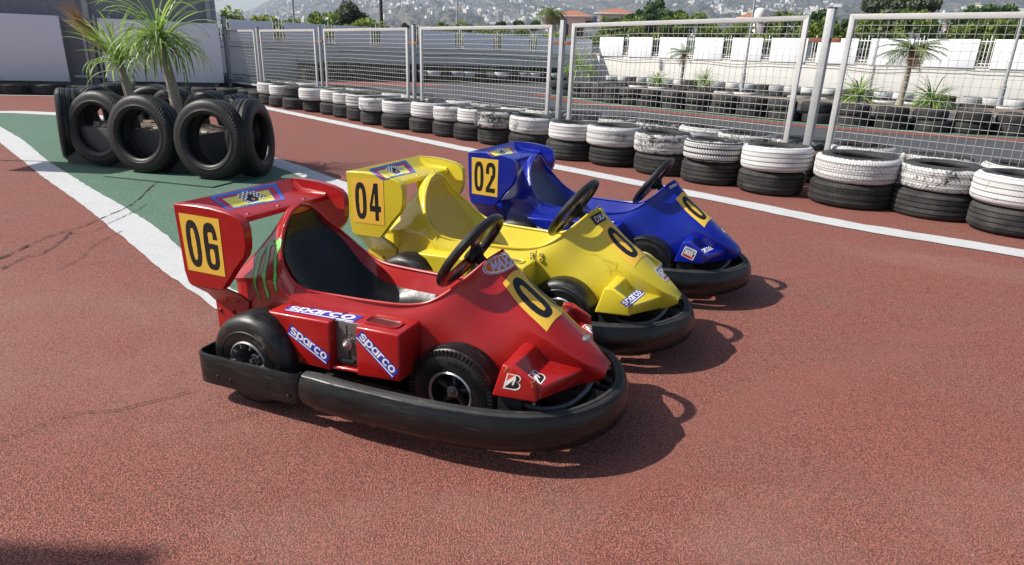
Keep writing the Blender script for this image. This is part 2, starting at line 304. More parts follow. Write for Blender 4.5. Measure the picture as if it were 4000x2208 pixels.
def body_mesh():
    m = MB()
    # outer skin of cockpit side and nose: cross-sections (y, z) from crest or ridge down
    sec = {.44: None, .5: [(-.228,.40),(-.243,.370),(-.248,.30),(-.25,.19)], .7: [(-.198,.395),(-.212,.370),(-.226,.33),(-.232,.26),(-.232,.19)], .9: [(-.176,.405),(-.19,.382),(-.2,.35),(-.203,.28),(-.203,.19)],
           1.0: [(-.152,.435),(-.168,.39),(-.18,.33),(-.186,.26),(-.187,.19)], 1.1: [(-.1,.515),(-.122,.45),(-.147,.375),(-.166,.31),(-.176,.25),(-.178,.19)],
           1.16: [(0,.612),(-.018,.608),(-.034,.588),(-.052,.54),(-.083,.46),(-.118,.385),(-.15,.325),(-.168,.27),(-.174,.19)],
           1.19: [(0,.586),(-.020,.580),(-.038,.562),(-.058,.525),(-.086,.455),(-.116,.385),(-.140,.325),(-.154,.27),(-.158,.19)],
           1.27: [(0,.508),(-.032,.499),(-.058,.478),(-.083,.450),(-.098,.41),(-.110,.36),(-.119,.31),(-.125,.26),(-.128,.20)],
           1.364: [(0,.440),(-.040,.432),(-.074,.416),(-.099,.396),(-.107,.37),(-.108,.335),(-.105,.295),(-.101,.25),(-.097,.205)],
           1.43: [(0,.386),(-.042,.378),(-.072,.361),(-.092,.339),(-.096,.34),(-.090,.31),(-.083,.28),(-.078,.245),(-.072,.205)],
           1.5: [(0,.334),(-.04,.327),(-.064,.312),(-.078,.294),(-.078,.295),(-.074,.275),(-.069,.255),(-.064,.23),(-.058,.206)],
           1.54: [(0,.302),(-.035,.297),(-.054,.286),(-.064,.286),(-.065,.272),(-.062,.258),(-.058,.245),(-.053,.232),(-.047,.218)],
           1.558: [(0,.284),(-.03,.281),(-.047,.282),(-.054,.27),(-.055,.26),(-.053,.25),(-.05,.242),(-.046,.234),(-.04,.228)],
           1.566: [(0,.268),(-.02,.267),(-.034,.263),(-.040,.259),(-.041,.255),(-.040,.25),(-.037,.246),(-.033,.243),(-.028,.240)]}
    sec[.44] = [(-.238,.41),(-.248,.375),(-.252,.30),(-.254,.19)]
    rows = []
    for x in sorted(sec):
        pts = [(x, *q) for q in sec[x]]
        if x < 1.15: c = crest_at(x, .43); pts = [(c[0], c[1], c[2])]+pts
        rows.append(spline(pts, 26))
    rows = np.array(rows); G = np.array([spline(rows[:, j], 110) for j in range(26)])
    for _ in range(40):                                           # fair the skin along its length, the rim and ridge line stay put
        H_ = G.copy(); H_[:, 1:-1] = G[:, :-2]*.25+G[:, 1:-1]*.5+G[:, 2:]*.25; wt = np.clip((np.arange(26)-1)/6, 0, 1)[:, None, None]; G = G*(1-wt)+H_*wt
    SKIN[:] = [G]
    m.grid(G)
    # seat shell: crest > outer band > sloped shroud > skirt
    k = int(np.argmin(abs(CREST[:, 0]-.45)+(CREST[:, 2] > .5)*9)); K = resample(CREST[:k+1], 30)
    band = spline([(.256,0,.667),(.265,-.05,.652),(.284,-.10,.620),(.304,-.143,.574),(.328,-.176,.533),(.354,-.203,.491),(.384,-.220,.460),(.417,-.231,.432),(.446,-.239,.410)], 30)
    shr = spline([(.06,0,.392),(.064,-.10,.392),(.078,-.155,.394),(.115,-.192,.402),(.20,-.212,.420),(.27,-.226,.436),(.33,-.236,.440),(.39,-.243,.425),(.444,-.248,.378)], 30)
    mid = (K+band)/2+A(.002, 0, .010)*np.linspace(1, .4, 30)[:, None]
    m.grid(np.array([K*.8+band*.2+A(0, 0, .004), mid, band*.85+K*.15+A(0, 0, .003), band-A(.003, 0, .004), band*.75+shr*.25-A(0, 0, .006), band*.45+shr*.55-A(0, 0, .004), shr*.93+band*.07+A(0, 0, .002), shr, shr*A(1, 1.0, 1)+A(.01, .004, -.016)]))
    m.grid(np.array([K, K*.8+band*.2+A(0, 0, .004)]))
    low = shr.copy(); low[:, 2] = .19; low[:, 0] += .03*np.linspace(1, 0, 30); m.grid(np.array([shr+A(.012, .004, -.014), low]))
    m.tube(CREST[::2]+A(-.002, 0, .0), .0065, 8, cap=False)
    m.mirror()
    # inside of the tub: one row per crest station, from the near rim to the far rim
    m.grid(tub_rows(0))
    # back half of the dash panel under the hood
    return m
def tub_rows(lift, smax=1.0, x1=1.02, n=31, top=0):
    st = CREST[(CREST[:, 0] < x1)]; st = st[top:]; rows = []
    for c in st:
        x, y, z = c; t = np.clip((x-.34)/.11, 0, 1); t = t*t*(3-2*t)
        if x < .45 and z > .43:
            d = (1-t)*A(-.034*np.clip((.676-z)/.12, 0, 1), 0, -.014)+t*A(.05, 0, -.125)
        else:
            tt = np.clip((x-.45)/.15, 0, 1); d = A(.05*(1-tt), 0, -.125-.045*np.clip((x-.45)/.2, 0, 1))
        s = np.linspace(-1, 1, n)*smax; prof = 1-np.abs(s)**5
        yy = s*abs(y)*(1-.16*(t)*(1-abs(s)**6))
        nrm = A(.82, 0, .57)*(1-t)+A(.1, 0, 1)*t
        rows.append(np.stack([x+d[0]*prof+nrm[0]*lift*prof**.3, yy, z+d[2]*prof+nrm[2]*lift*prof**.3], 1))
    return np.array(rows)
def sidepod(m, s=1):
    """pannier with the wheel cut-out; the near one carries the coin slot and a cup recess"""
    out = [(.392,.364),(.402,.355),(.44,.338),(.47,.303),(.492,.265),(.509,.222),(.521,.185),(.662,.187),(.768,.195),(.945,.211),(.944,.36),(.935,.378),(.915,.384)]
    yo, yi = -.325, -.19
    p = MB()
    def col(y, f=lambda z: z): return [(x, y, f(z)) for x, z in out]
    if s > 0:
        # front face split round the coin-slot notch
        A1 = [(.392,.362),(.44,.338),(.47,.303),(.492,.265),(.509,.222),(.521,.185),(.662,.187),(.668,.374)]
        A2 = [(.770,.195),(.945,.211),(.945,.384),(.772,.379)]
        for P in (A1, A2): p.prism(P, lambda x, z: (x, yo, z), lambda x, z: (x, yi, z))
        p.prism([(.655,.205),(.785,.212),(.785,.376),(.655,.371)], lambda x, z: (x, -.292, z), lambda x, z: (x, yi, z))
        p.prism([(.655,.190),(.785,.198),(.785,.214),(.655,.206)], lambda x, z: (x, -.318, z), lambda x, z: (x, yi, z))
    else: p.prism([(.392,.362),(.44,.338),(.47,.303),(.492,.265),(.509,.222),(.521,.185),(.945,.211),(.945,.384)], lambda x, z: (x, yo, z), lambda x, z: (x, yi, z))
    return p
def winglet():
    p = MB()
    P = [(1.301,.351),(1.266,.232),(1.420,.245),(1.411,.312),(1.338,.350)]
    p.prism(P, lambda x, z: (x, -.306+.02*(.35-z), z), lambda x, z: (x, -.280, z))
    a = [(1.262,.234),(1.300,.346),(1.334,.344),(1.356,.297),(1.423,.286),(1.419,.243)]
    b = [(1.252,.220),(1.296,.346),(1.338,.340),(1.372,.291),(1.502,.271),(1.494,.208)]
    q = MB(); n = 6; V = [(x, -.282, z) for x, z in a]+[(x, -.056, z) for x, z in b]
    q.add(V, [tuple(range(n)), tuple(range(n, 2*n))[::-1]]+[(i, n+i, n+(i+1) % n, (i+1) % n) for i in range(n)])
    return p, q
def plate_side():
    o = [(-.006,.699),(.0,.703),(.088,.706),(.162,.704),(.235,.695),(.276,.683),(.297,.667),(.305,.64),(.305,.60),(.302,.572),(.290,.540),(.24,.483),(.180,.405),(.168,.396),(.03,.394),(.014,.408),(.004,.45)]
    f = lambda x, z, d=0: (x, -.319+.052*x+d, z)
    m = MB(); n = len(o)
    ins = [(x+(.15-x)*.02, z+(.55-z)*.02) for x, z in o]
    m.add([f(*q, .003) for q in ins], [tuple(range(n))])
    m.grid([[f(*a, .003) for a in ins]+[f(*ins[0], .003)], [f(*a, .0005) if False else f(x, z, .0065) for a, (x, z) in zip(ins, o)]+[f(*o[0], .0065)], [f(x, z, .036) for x, z in o]+[f(*o[0], .036)]])
    # inner cheek above the hollow
    ch = [(-.004,.700),(.088,.704),(.162,.702),(.235,.693),(.276,.681),(.297,.665),(.303,.64),(.304,.602),(.243,.602),(.212,.634),(.205,.65),(.07,.652),(.01,.655)]
    m.add([f(*q, .036) for q in ch], [tuple(range(len(ch)))])
    m.add([f(*q, .008) for q in o], [tuple(range(n))])
    # bracket: slants inwards below the plate, then runs down to the chassis
    top = [(.014,.408),(.03,.395),(.10,.395),(.168,.397),(.180,.407)]
    fl = [(.032,-.216,.300),(.05,-.216,.298),(.10,-.216,.302),(.16,-.216,.312),(.205,-.216,.325)]
    bt = [(.036,-.216,.175),(.05,-.216,.175),(.10,-.216,.175),(.150,-.216,.175),(.165,-.216,.175)]
    T = [f(*q, .004) for q in top]
    for d in (0, .008): m.grid(np.array([T, (np.array(T)*.5+np.array(fl)*.5)+A(.006, .012, -.004), fl, bt])+A(0, d, 0))
    m.grid(np.array([[np.array(fl[-1]), np.array(fl[-1])+A(0, .02, 0)], [np.array(bt[-1]), np.array(bt[-1])+A(0, .02, 0)]]))
    return m
def wing_mesh():
    m = plate_side().mirror()
    pr = [(-.006,.699),(.006,.704),(.016,.698),(.058,.664),(.074,.657),(.206,.657),(.214,.652),(.214,.634),(.204,.632),(.196,.640),(.06,.642),(-.008,.690)]
    ys = np.linspace(-.287, .287, 9)
    m.grid([[(x, y, z) for x, z in pr+pr[:1]] for y in ys])
    # corner fillets between tray and cheeks
    for s in (-1, 1):
        m.grid([[(x, s*(.255+.028*t), z+.018*t*t) for x, z in ((.03, .684), (.074, .6575), (.15, .6572), (.206, .6572))] for t in np.linspace(0, 1, 6)])
    return m
def wheel_parts(root, name, x, y, z, R, w, side, style, rimcol):
    """axis along local Z of the parts, turned to lie across the kart; +z faces outwards"""
    wr = empty(name, (x, y, z)); wr.parent = root; wr.rotation_euler = (PI/2 if side < 0 else -PI/2, 0, rng.uniform(0, 1) if side > 0 else 0)
    h = w/2; pr = [(.078, h-.012), (.082, h-.003), (.10, h), (R-.028, h-.001), (R-.018, h-.006), (R-.006, h-.016)] if style == 'rib' else [(.078, h-.012), (.082, h-.003), (.10, h), (R-.034, h-.001), (R-.021, h-.005), (R-.009, h-.015)]
    if style == 'rib':
        k = 9
        for i in range(k):
            z0 = h-.02-(w-.04)*i/k; z1 = h-.02-(w-.04)*(i+1)/k; e = R-.003*abs(2*(i+.5)/k-1)**2
            pr += [(e, z0-.001), (e, z1+.0035), (e-.0045, z1+.0025), (e-.0045, z1+.0005)]
    else: pr += [(R-.002, h-.03), (R, h-.05), (R, -h+.05), (R-.001, -h+.03)]
    pr += [(R-.006, -h+.016), (R-.02, -h+.004), (.10, -h), (.08, -h+.01)]
    t = MB().lathe(pr, 72)
    if style == 'rib':
        for i in range(64):
            a = i*2*PI/64; M = Matrix.Rotation(a, 4, 'Z'); t.box((R-.022, -.0045, h-.0135), (R-.0035, .0045, h-.002), 0, M)
        for i in range(40):   # raised lettering dashes on the sidewall
            a = (.9+i*.045 if i < 17 else 3.4+i*.05); M = Matrix.Rotation(a, 4, 'Z')
            if i % 5 != 4: t.box((.112-.004*(i % 2), -.0015, h-.002), (.122+.003*(i % 3), .0015, h+.0012), 0, M)
    else:
        t.lathe([(.117, h-.001), (.119, h+.0016), (.122, h-.001)], 72)
        for i in range(26):
            M = Matrix.Rotation(.5+i*.055, 4, 'Z')
            if i % 6 != 5: t.box((.105, -.002, h-.002), (.113+.002*(i % 3), .002, h+.001), 0, M)
    t.build('tyre', RUB, wr, sharp=35)
    r = MB(); d = .045 if style == 'rib' else .06
    r.lathe([(.080, -h+.02), (.070, -h+.02), (.067, h-.03), (.073, h-.006), (.081, h-.001), (.084, h-.005)], 60)
    zc = h-d
    if style == 'rib':
        for i in range(5):
            M = Matrix.Rotation(i*2*PI/5+.3, 4, 'Z'); r.box((.015, -.013, zc-.012), (.068, .013, zc+.006), 0, M); r.box((.02, -.004, zc+.004), (.066, .004, zc+.012), 1, M)
        r.lathe([(.001, zc+.02), (.022, zc+.018), (.024, zc-.01)], 24); r.lathe([(.001, zc-.016), (.068, zc-.018)], 40)
        r.lathe([(.0735, h-.0055), (.079, h+.0015), (.0835, h-.003)], 60, 2)
    else:
        for i in range(10):
            M = Matrix.Rotation(i*2*PI/10, 4, 'Z'); r.box((.058, -.002, zc+.02), (.078, .002, h+.004), 0, M)
        for i in range(3):
            M = Matrix.Rotation(i*2*PI/3+.5, 4, 'Z'); r.box((.012, -.011, zc-.03), (.07, .011, zc-.012), 0, M)
        r.lathe([(.001, zc-.006), (.024, zc-.008), (.028, zc-.03)], 24); r.lathe([(.001, zc-.05), (.068, zc-.05)], 40); r.lathe([(.073, h-.004), (.078, h+.002), (.083, h-.003)], 60, 2)
    r.build('rim', [RIMBLK if style == 'rib' else rimcol, SPOKEM, rimcol if style != 'rib' else ALU], wr, sharp=30)
    nut = MB().lathe([(.0005, zc+.045), (.008, zc+.044), (.0085, zc+.03), (.0125, zc+.03), (.0135, zc+.016), (.02, zc+.015), (.021, zc+.005)], 6).lathe([(.013, zc+.026), (.021, zc+.024), (.022, zc+.01)], 24)
    nut.build('hub_nut', CHROME, wr, sharp=25)
    return wr
def bumper_mesh():
    half = [(.600,-.374),(.84,-.380),(1.08,-.366),(1.24,-.342),(1.36,-.306),(1.455,-.258),(1.51,-.205),(1.556,-.12),(1.580,-.04)]
    pts = half+[(1.583, 0)]+[(x, -y) for x, y in half[::-1]]
    P = spline([(*q, 0) for q in pts], 120)[:, :2]; T = np.gradient(P, axis=0); T /= np.linalg.norm(T, axis=1)[:, None]; N = np.stack([T[:, 1], -T[:, 0]], 1)
    prof = [(0,.160),(.0,.200),(.003,.205),(.016,.206),(.018,.2025),(.021,.2025),(.023,.205),(.033,.200),(.036,.1965),(.0385,.1975),(.040,.193),(.042,.1935),(.046,.184),(.054,.162),(.057,.138),(.054,.112),(.044,.088),(.030,.073),(.012,.067),(0,.070),(-.004,.075)]
    G = []
    for i, (p, n) in enumerate(zip(P, N)):
        e = min(i, 119-i); sq = 1 if e > 3 else .90+.033*e
        dent = .004*math.sin(i*.31)*math.sin(i*.077+1)
        G.append([(p[0]+n[0]*(o*sq+dent*(o > .03)), p[1]+n[1]*(o*sq+dent*(o > .03)), .137+(z-.137)*sq) for o, z in prof])
    n = len(prof); m = MB(); m.grid(G, [1 if j in (2, 3, 4, 5, 6) else 0 for _ in range(119) for j in range(n-1)]); m.f += [tuple(range(n)), tuple(119*n+i for i in range(n))[::-1]]; m.m += [0, 0]
    return m
def guard_mesh():
    m = MB(); P = spline([(.598,-.395,0),(.592,-.412,0),(.575,-.424,0),(.5,-.428,0),(.3,-.432,0),(.2,-.434,0),(.155,-.426,0),(.132,-.40,0),(.128,-.36,0),(.127,-.25,0),(.127,0,0)], 60)[:, :2]
    T = np.gradient(P, axis=0); T /= np.linalg.norm(T, axis=1)[:, None]; N = np.stack([T[:, 1], -T[:, 0]], 1)*-1
    pr = [(0,.080),(0,.188),(.004,.194),(.010,.194),(.012,.188),(.012,.080),(0,.080)]
    tw = lambda p, z: z+(p[0]-.13)*.012
    m.grid([[(p[0]-n[0]*o, p[1]-n[1]*o, tw(p, z)) for o, z in pr] for p, n in zip(P, N)]); k = len(pr)
    for x in (.25, .34, .56): m.lathe  # (bolts added below)
    for x in (.24, .30, .56):
        b = MB().lathe([(.0005, .006), (.006, .005), (.008, 0)], 12); b.xf(Matrix.Translation((x, -.4315, .115)) @ Matrix.Rotation(PI/2, 4, 'X')); m.join(b)
    return m.mirror()
def steering(root, col):
    w = empty('steering_wheel', (1.037, 0, .597)); w.parent = root
    # local Z = axis away from the driver, X = towards the top of the wheel
    ax = Vector((.824, 0, -.566)); up = Vector((.566, 0, .824)); sd = up.cross(ax)*-1
    w.matrix_local = Matrix(((up.x, 0, ax.x, 1.037), (up.y, 1, ax.y, 0), (up.z, 0, ax.z, .597), (0, 0, 0, 1)))
    th = np.linspace(0, 2*PI, 72)[:-1]
    r = MB().tube(np.stack([.150*np.cos(th), .150*np.sin(th), 0*th], 1), .0165, 12, closed=True); r.build('rim', RUB, w, sharp=0)
    s = MB()
    for a in (math.radians(-38), math.radians(38+104), math.radians(232)):
        M = Matrix.Rotation(a, 4, 'Z'); s.prism([(.0, -.034), (.05, -.026), (.10, -.03), (.15, -.046), (.15, .046), (.10, .03), (.05, .026), (0, .034)], lambda x, y: tuple(M @ Vector((x, y, .010+.0))), lambda x, y: tuple(M @ Vector((x, y, .013))))
        q = MB().lathe([(.0005, .0145), (.009, .0145), (.010, .012)], 20, 1); q.xf(M @ Matrix.Translation((.095, 0, 0))); s.join(q)
    s.build('spoke', [simple('spoke_plate', (.10, .085, .085), .35, .5, .3, 20), WHITE], w, bevel=0, sharp=30)
    h = MB().lathe([(.0005, .0), (.034, .0), (.038, .014), (.036, .034), (.02, .045), (.017, .07)], 28); h.build('hub', DARKM, w)
    c = MB().tube([(1.037+.824*t, 0, .597-.566*t) for t in (.03, .08, .16, .30)], .014, 12); c.build('steering_column', DARKM, root)
def chassis(root):
    m = MB()
    m.box((.10, -.20, .085), (1.30, .20, .10)); m.box((.06, -.19, .10), (.32, .19, .30))
    for s in (-1, 1):
        m.tube(spline([(.10, s*.19, .12), (.55, s*.2, .12), (.62, s*.33, .12), (.95, s*.345, .12), (1.25, s*.30, .12), (1.42, s*.20, .12), (1.50, s*.06, .12), (1.51, 0, .12)], 50), .014, 8)
        m.tube([(1.2, s*.14, .12), (1.56, s*.10, .125)], .012, 8); m.tube([(1.085, s*.12, .165), (1.085, s*.05, .16), (1.02, 0, .15)], .012, 8)
        m.tube(spline([(1.38, s*.24, .16), (1.45, s*.16, .17), (1.49, s*.05, .165), (1.50, 0, .16)], 20), .009, 8)
        m.box((.62, s*.30-.012, .13), (.66, s*.30+.075*s if s > 0 else s*.30+.012, .15)) if s > 0 else m.box((.64, -.375, .165), (.67, -.20, .175))
        m.box((1.28, s*.26-.02, .10), (1.36, s*.26+.02, .23))
    m.box((1.30, -.10, .09), (1.50, .10, .20)); m.box((1.0, -.13, .10), (1.3, .13, .19))
    m.tube([(.352, -.30, .165), (.352, .30, .165)], .014, 10)
    m.build('chassis', DARKM, root, sharp=30)
    MB().tube(spline([(1.30, -.24, .20), (1.40, -.235, .185), (1.475, -.17, .18), (1.51, -.08, .195), (1.52, -.02, .22)], 24), .0085, 10).build('hose', simple('grey_hose', (.10, .10, .105), .4, 0, .2), root)

# decals -------------------------------------------------------------
def mrect(U, V, x0, y0, x1, y1): return (U >= x0) & (U <= x1) & (V >= y0) & (V <= y1)
def mell(U, V, cx, cy, a, b): return ((U-cx)/a)**2+((V-cy)/b)**2 <= 1
def mpoly(U, V, P):
    r = np.zeros(U.shape, bool); n = len(P)
    for i in range(n):
        (x0, y0), (x1, y1) = P[i], P[(i+1) % n]
        c = (y0 > V) != (y1 > V)
        r ^= c & (U < (x1-x0)*(V-y0)/((y1-y0) or 1e-9)+x0)
    return r
def mseg(U, V, a, b, w, butt=False):
    d = A(*b)-A(*a); L = np.linalg.norm(d) or 1e-9; d = d/L; t = (U-a[0])*d[0]+(V-a[1])*d[1]; q = np.abs((U-a[0])*d[1]-(V-a[1])*d[0])
    if butt: return (t >= 0) & (t <= L) & (q <= w/2)
    tc = np.clip(t, 0, L); return np.hypot(U-a[0]-d[0]*tc, V-a[1]-d[1]*tc) <= w/2
def mline(U, V, P, w, butt=False):
    r = np.zeros(U.shape, bool)
    for a, b in zip(P[:-1], P[1:]): r |= mseg(U, V, a, b, w, butt)
    return r
def marc(cx, cy, a, b, t0, t1, n=14): return [(cx+a*math.cos(math.radians(t)), cy+b*math.sin(math.radians(t))) for t in np.linspace(t0, t1, n)]
def msup(U, V, cx, cy, a, b, e=2.6): return np.abs((U-cx)/a)**e+np.abs((V-cy)/b)**e <= 1
GL = {  # stroke letters, x-height 1, y up from the baseline
 's': (.86, [marc(.43, .75, .34, .25, 30, 270, 12)+marc(.43, .25, .34, .25, 90, -150, 12)[1:]]), 'p': (.92, [[(.1, 1.0), (.1, -.42)], marc(.47, .5, .37, .5, 0, 360, 22)]),
 'a': (.92, [marc(.45, .5, .37, .5, 0, 360, 22), [(.82, 1), (.82, 0)]]), 'r': (.62, [[(.1, 1), (.1, 0)], marc(.48, .55, .38, .45, 180, 75, 8)]), 'c': (.84, [marc(.47, .5, .37, .5, 50, 310, 18)]), 'o': (.94, [marc(.47, .5, .37, .5, 0, 360, 22)]),
 'M': (1.02, [[(.1, 0), (.1, 1), (.5, .3), (.9, 1), (.9, 0)]]), 'A': (.95, [[(.05, 0), (.47, 1), (.9, 0)], [(.2, .32), (.74, .32)]]), 'X': (.9, [[(.08, 0), (.82, 1)], [(.08, 1), (.82, 0)]]), 'I': (.3, [[(.15, 0), (.15, 1)]]), 'S': (.86, [marc(.43, .75, .34, .25, 30, 270, 12)+marc(.43, .25, .34, .25, 90, -150, 12)[1:]]),
 'D': (.9, [[(.1, 0), (.1, 1), (.4, 1)]+marc(.4, .5, .42, .5, 90, -90, 12)+[(.1, 0)]]), 'm': (1.1, [[(.1, 0), (.1, 1), (1.0, 1), (1.0, 0)], [(.55, 1), (.55, 0)]]), 'x': (.9, [[(.08, 0), (.82, 1)], [(.08, 1), (.82, 0)]]), 'f': (.7, [[(.12, 0), (.12, 1), (.62, 1)], [(.12, .5), (.5, .5)]]), 'w': (1.1, [[(.05, 1), (.3, 0), (.53, .8), (.76, 0), (1.0, 1)]]), 'k': (.8, [[(.1, 0), (.1, 1.3)], [(.7, 1), (.1, .45), (.7, 0)]]), 't': (.6, [[(.25, 1.3), (.25, 0)], [(.02, 1), (.5, 1)]]), '.': (.3, [[(.12, 0), (.16, 0)]]), 'e': (.9, [[(.1, .5), (.82, .5)]+marc(.45, .5, .37, .5, 0, 310, 18)]), 'R': (.86, [[(.1, 0), (.1, 1), (.45, 1)]+marc(.45, .74, .3, .26, 90, -90, 8)+[(.1, .48)], [(.45, .48), (.75, 0)]]), 'O': (.94, [marc(.47, .5, .37, .5, 0, 360, 22)]), 'T': (.8, [[(.4, 0), (.4, 1)], [(0, 1), (.8, 1)]]), 'i': (.3, [[(.15, 0), (.15, 1)]]), 'n': (.85, [[(.1, 0), (.1, 1)], marc(.43, .6, .33, .4, 180, 0, 8)+[(.76, 0)]]), ' ': (.4, [])}
def mtext(U, V, txt, x, y, h, w=.24, sp=.06, slant=0, sx=1):
    """stroke lettering; V grows downwards, (x, y) = left end of the baseline"""
    r = np.zeros(U.shape, bool); cx = 0; v = (y-V)/h; u0 = (U-x)/(h*sx)-slant*v
    for ch in txt:
        adv, st = GL[ch]
        for P in st: r |= mline(u0-cx, v, P, w)
        cx += adv+w*.3+sp
    return r
def twidth(txt, w=.24, sp=.06): return sum(GL[c][0]+w*.3+sp for c in txt)
def digit(U, V, d, x0, x1, y0, y1):
    """heavy condensed numeral in a box, V down"""
    u = (U-x0)/(x1-x0); v = (V-y0)/(y1-y0); a = (x1-x0)/(y1-y0); X = u*a/.40; Y = v   # X spans 0..(a/.4)
    X = u; S1 = .30; ins = (u >= 0) & (u <= 1) & (v >= 0) & (v <= 1)
    if d == '0': r = msup(u, v, .5, .5, .5, .5, 2.7) & ~msup(u, v, .5, .5, .165, .34, 2.6)
    elif d == '6':
        o = msup(u, v, .5, .5, .5, .5, 3.0); hole = msup(u, v, .51, .70, .165, .165, 3); top = (u > .345) & (u < .675) & (v > .19) & (v < .50)
        top &= msup(u, v, .51, .34, .165, .2, 3) | (v > .34)
        cut = (u > .62) & (v > .335) & (v < .42); cut2 = (v > .335) & (v < .44) & (u > .345) & (mell(u, v, .34, .50, .7, .12) == False)
        r = o & ~hole & ~top & ~((u > .345) & (v > .335) & (v < .425)); r |= msup(u, v, .5, .70, .5, .30, 2.8) & ~hole & (v > .42)
    elif d == '4': r = mpoly(u, v, [(.42, 0), (.78, 0), (.78, .60), (1, .60), (1, .76), (.78, .76), (.78, 1), (.46, 1), (.46, .76), (0, .76), (0, .60)]) & ~mpoly(u, v, [(.47, .24), (.47, .60), (.24, .60)])
    else:
        r = (msup(u, v, .5, .27, .5, .27, 2.5) & ~msup(u, v, .49, .29, .17, .145, 2.6) & ((v < .30) | (u > .5))) | ((u < .34) & (u >= 0) & (v > .22) & (v < .38)) | mpoly(u, v, [(.66, .30), (1, .27), (.96, .46), (.42, .84), (1, .84), (1, 1), (0, 1), (0, .86), (.60, .46)])
        r &= ~((u > .335) & (u < .66) & (v > .22) & (v < .40))
    return r & ins
class Kart: pass
def px_ray(kt, px):
    d = RC.T @ A((px[0]-2000)/F_PX, (px[1]-1104)/F_PX, 1.0)
    return kt.inv @ Vector((0, 0, CAM_H)), (kt.inv.to_3x3() @ Vector(d)).normalized()
def homog(q):
    s = [(0, 0), (1, 0), (1, 1), (0, 1)]; M = []; b = []
    for (u, v), (x, y) in zip(s, q): M += [[u, v, 1, 0, 0, 0, -x*u, -x*v], [0, 0, 0, u, v, 1, -y*u, -y*v]]; b += [x, y]
    h = np.linalg.solve(np.array(M, float), b); return np.append(h, 1).reshape(3, 3)
def decal(kt, name, parent, nu, nv, art, mats, quad=None, place=None, off=.0012, label=None, jump=.02):
    """thin vinyl laid on the fibreglass: art(U, V) -> material index per cell, -1 = nothing there.
    quad: where its corners lie on this kart's skin, read off the survey photo; place(u, v) -> start point and direction"""
    us, vs = np.linspace(0, 1, nu+1), np.linspace(0, 1, nv+1)
    idx = art(*np.meshgrid((us[:-1]+us[1:])/2, (vs[:-1]+vs[1:])/2)); H = homog(quad) if quad is not None else None
    need = np.zeros((nv+1, nu+1), bool); on = idx >= 0
    need[:-1, :-1] |= on; need[1:, :-1] |= on; need[:-1, 1:] |= on; need[1:, 1:] |= on
    vid = -np.ones((nv+1, nu+1), int); V = []; D = []
    for j, i in zip(*np.nonzero(need)):
        if H is not None:
            p = H @ A(us[i], vs[j], 1); o, d = px_ray(kt, p[:2]/p[2])
        else: o, d = place(us[i], vs[j])
        h, nrm, _, dist = kt.bvh.ray_cast(o, d)
        if h is None: continue
        if nrm.dot(d) > 0: nrm = -nrm
        vid[j, i] = len(V); V.append(h+nrm*off); D.append(dist)
    F, M = [], []
    for j, i in zip(*np.nonzero(on)):
        q = (vid[j, i], vid[j+1, i], vid[j+1, i+1], vid[j, i+1])
        if min(q) < 0: continue
        dd = [D[k] for k in q]
        if max(dd)-min(dd) > jump: continue
        F.append(q); M.append(int(idx[j, i]))
    if not F: return None
    o = MB().add(np.array(V), F, M).build(name, mats, parent, sharp=60)
    if label: o['label'] = label
    return o
def fill(U, *layers):
    r = -np.ones(U.shape, int)
    for m, k in layers: r[m] = k
    return r
def art_number(d0, d1):
    def f(U, V):
        e = mrect(U, V, 0, 0, 1, 1); sp = np.abs(U-.5) < .004
        return fill(U, (e, 0), (sp, 2), (digit(U, V, d0, .10, .46, .09, .91), 1), (digit(U, V, d1, .55, .91, .09, .91), 1))
    return f
def art_sparco(bg=True, txt='sparco', under=True):
    w = twidth(txt); hh = .44
    def f(U, V):
        X = U*4.05; h = 3.72/w/1.0; t = mtext(X, V, txt, .16, .64, min(.50, h), .25, sx=h/min(.50, h)); u = mrect(X, V, .06 if bg else .1, .80, 3.99, .90) & ~((X > 1.02) & (X < 1.1))
        L = [(mrect(U, V, 0, 0, 1, 1), 0)] if bg else []
        return fill(U, *L, (t, 1), *([(u, 1)] if under else []))
    return f
def art_b(U, V):
    """white-edged letter B split by a white wedge, a red corner to its upper side"""
    B = [(.06, .04), (.62, .04)]+marc(.66, .27, .27, .23, -90, 75, 10)+marc(.64, .72, .33, .24, -60, 90, 12)+[(.06, .96)]
    B = mpoly(U, V, B); sh = lambda k: mpoly((U-.48)/k+.48, (V-.5)/k+.5, [(.06, .04), (.62, .04)]+marc(.66, .27, .27, .23, -90, 75, 10)+marc(.64, .72, .33, .24, -60, 90, 12)+[(.06, .96)])
    red = mpoly(U, V, [(.13, .11), (.56, .11), (.13, .52)]); wedge = mpoly(U, V, [(.60, .11), (.13, .60), (.13, .86), (.62, .30)])
    slot = mseg(U, V, (.60, .30), (.52, .66), .10)
    return fill(U, (sh(1.0), 0), (sh(.86), 1), (mpoly(U, V, [(.13, .11), (.60, .11), (.13, .88)]), 0), (red, 2), (wedge, 0), (slot, 0))
def art_oval(U, V):
    X = U; e = lambda k: mell(X, V, .56, .5, .55*k, .5*k)
    t = mtext(X, V, 'MAXXIS', .25, .76, .52, .25, .0, .12, .33)
    return fill(U, (e(1), 1), (e(.95), 0), (e(.90), 1), (mell(X, V, .56, .5, .47, .37), 2), (t, 3))
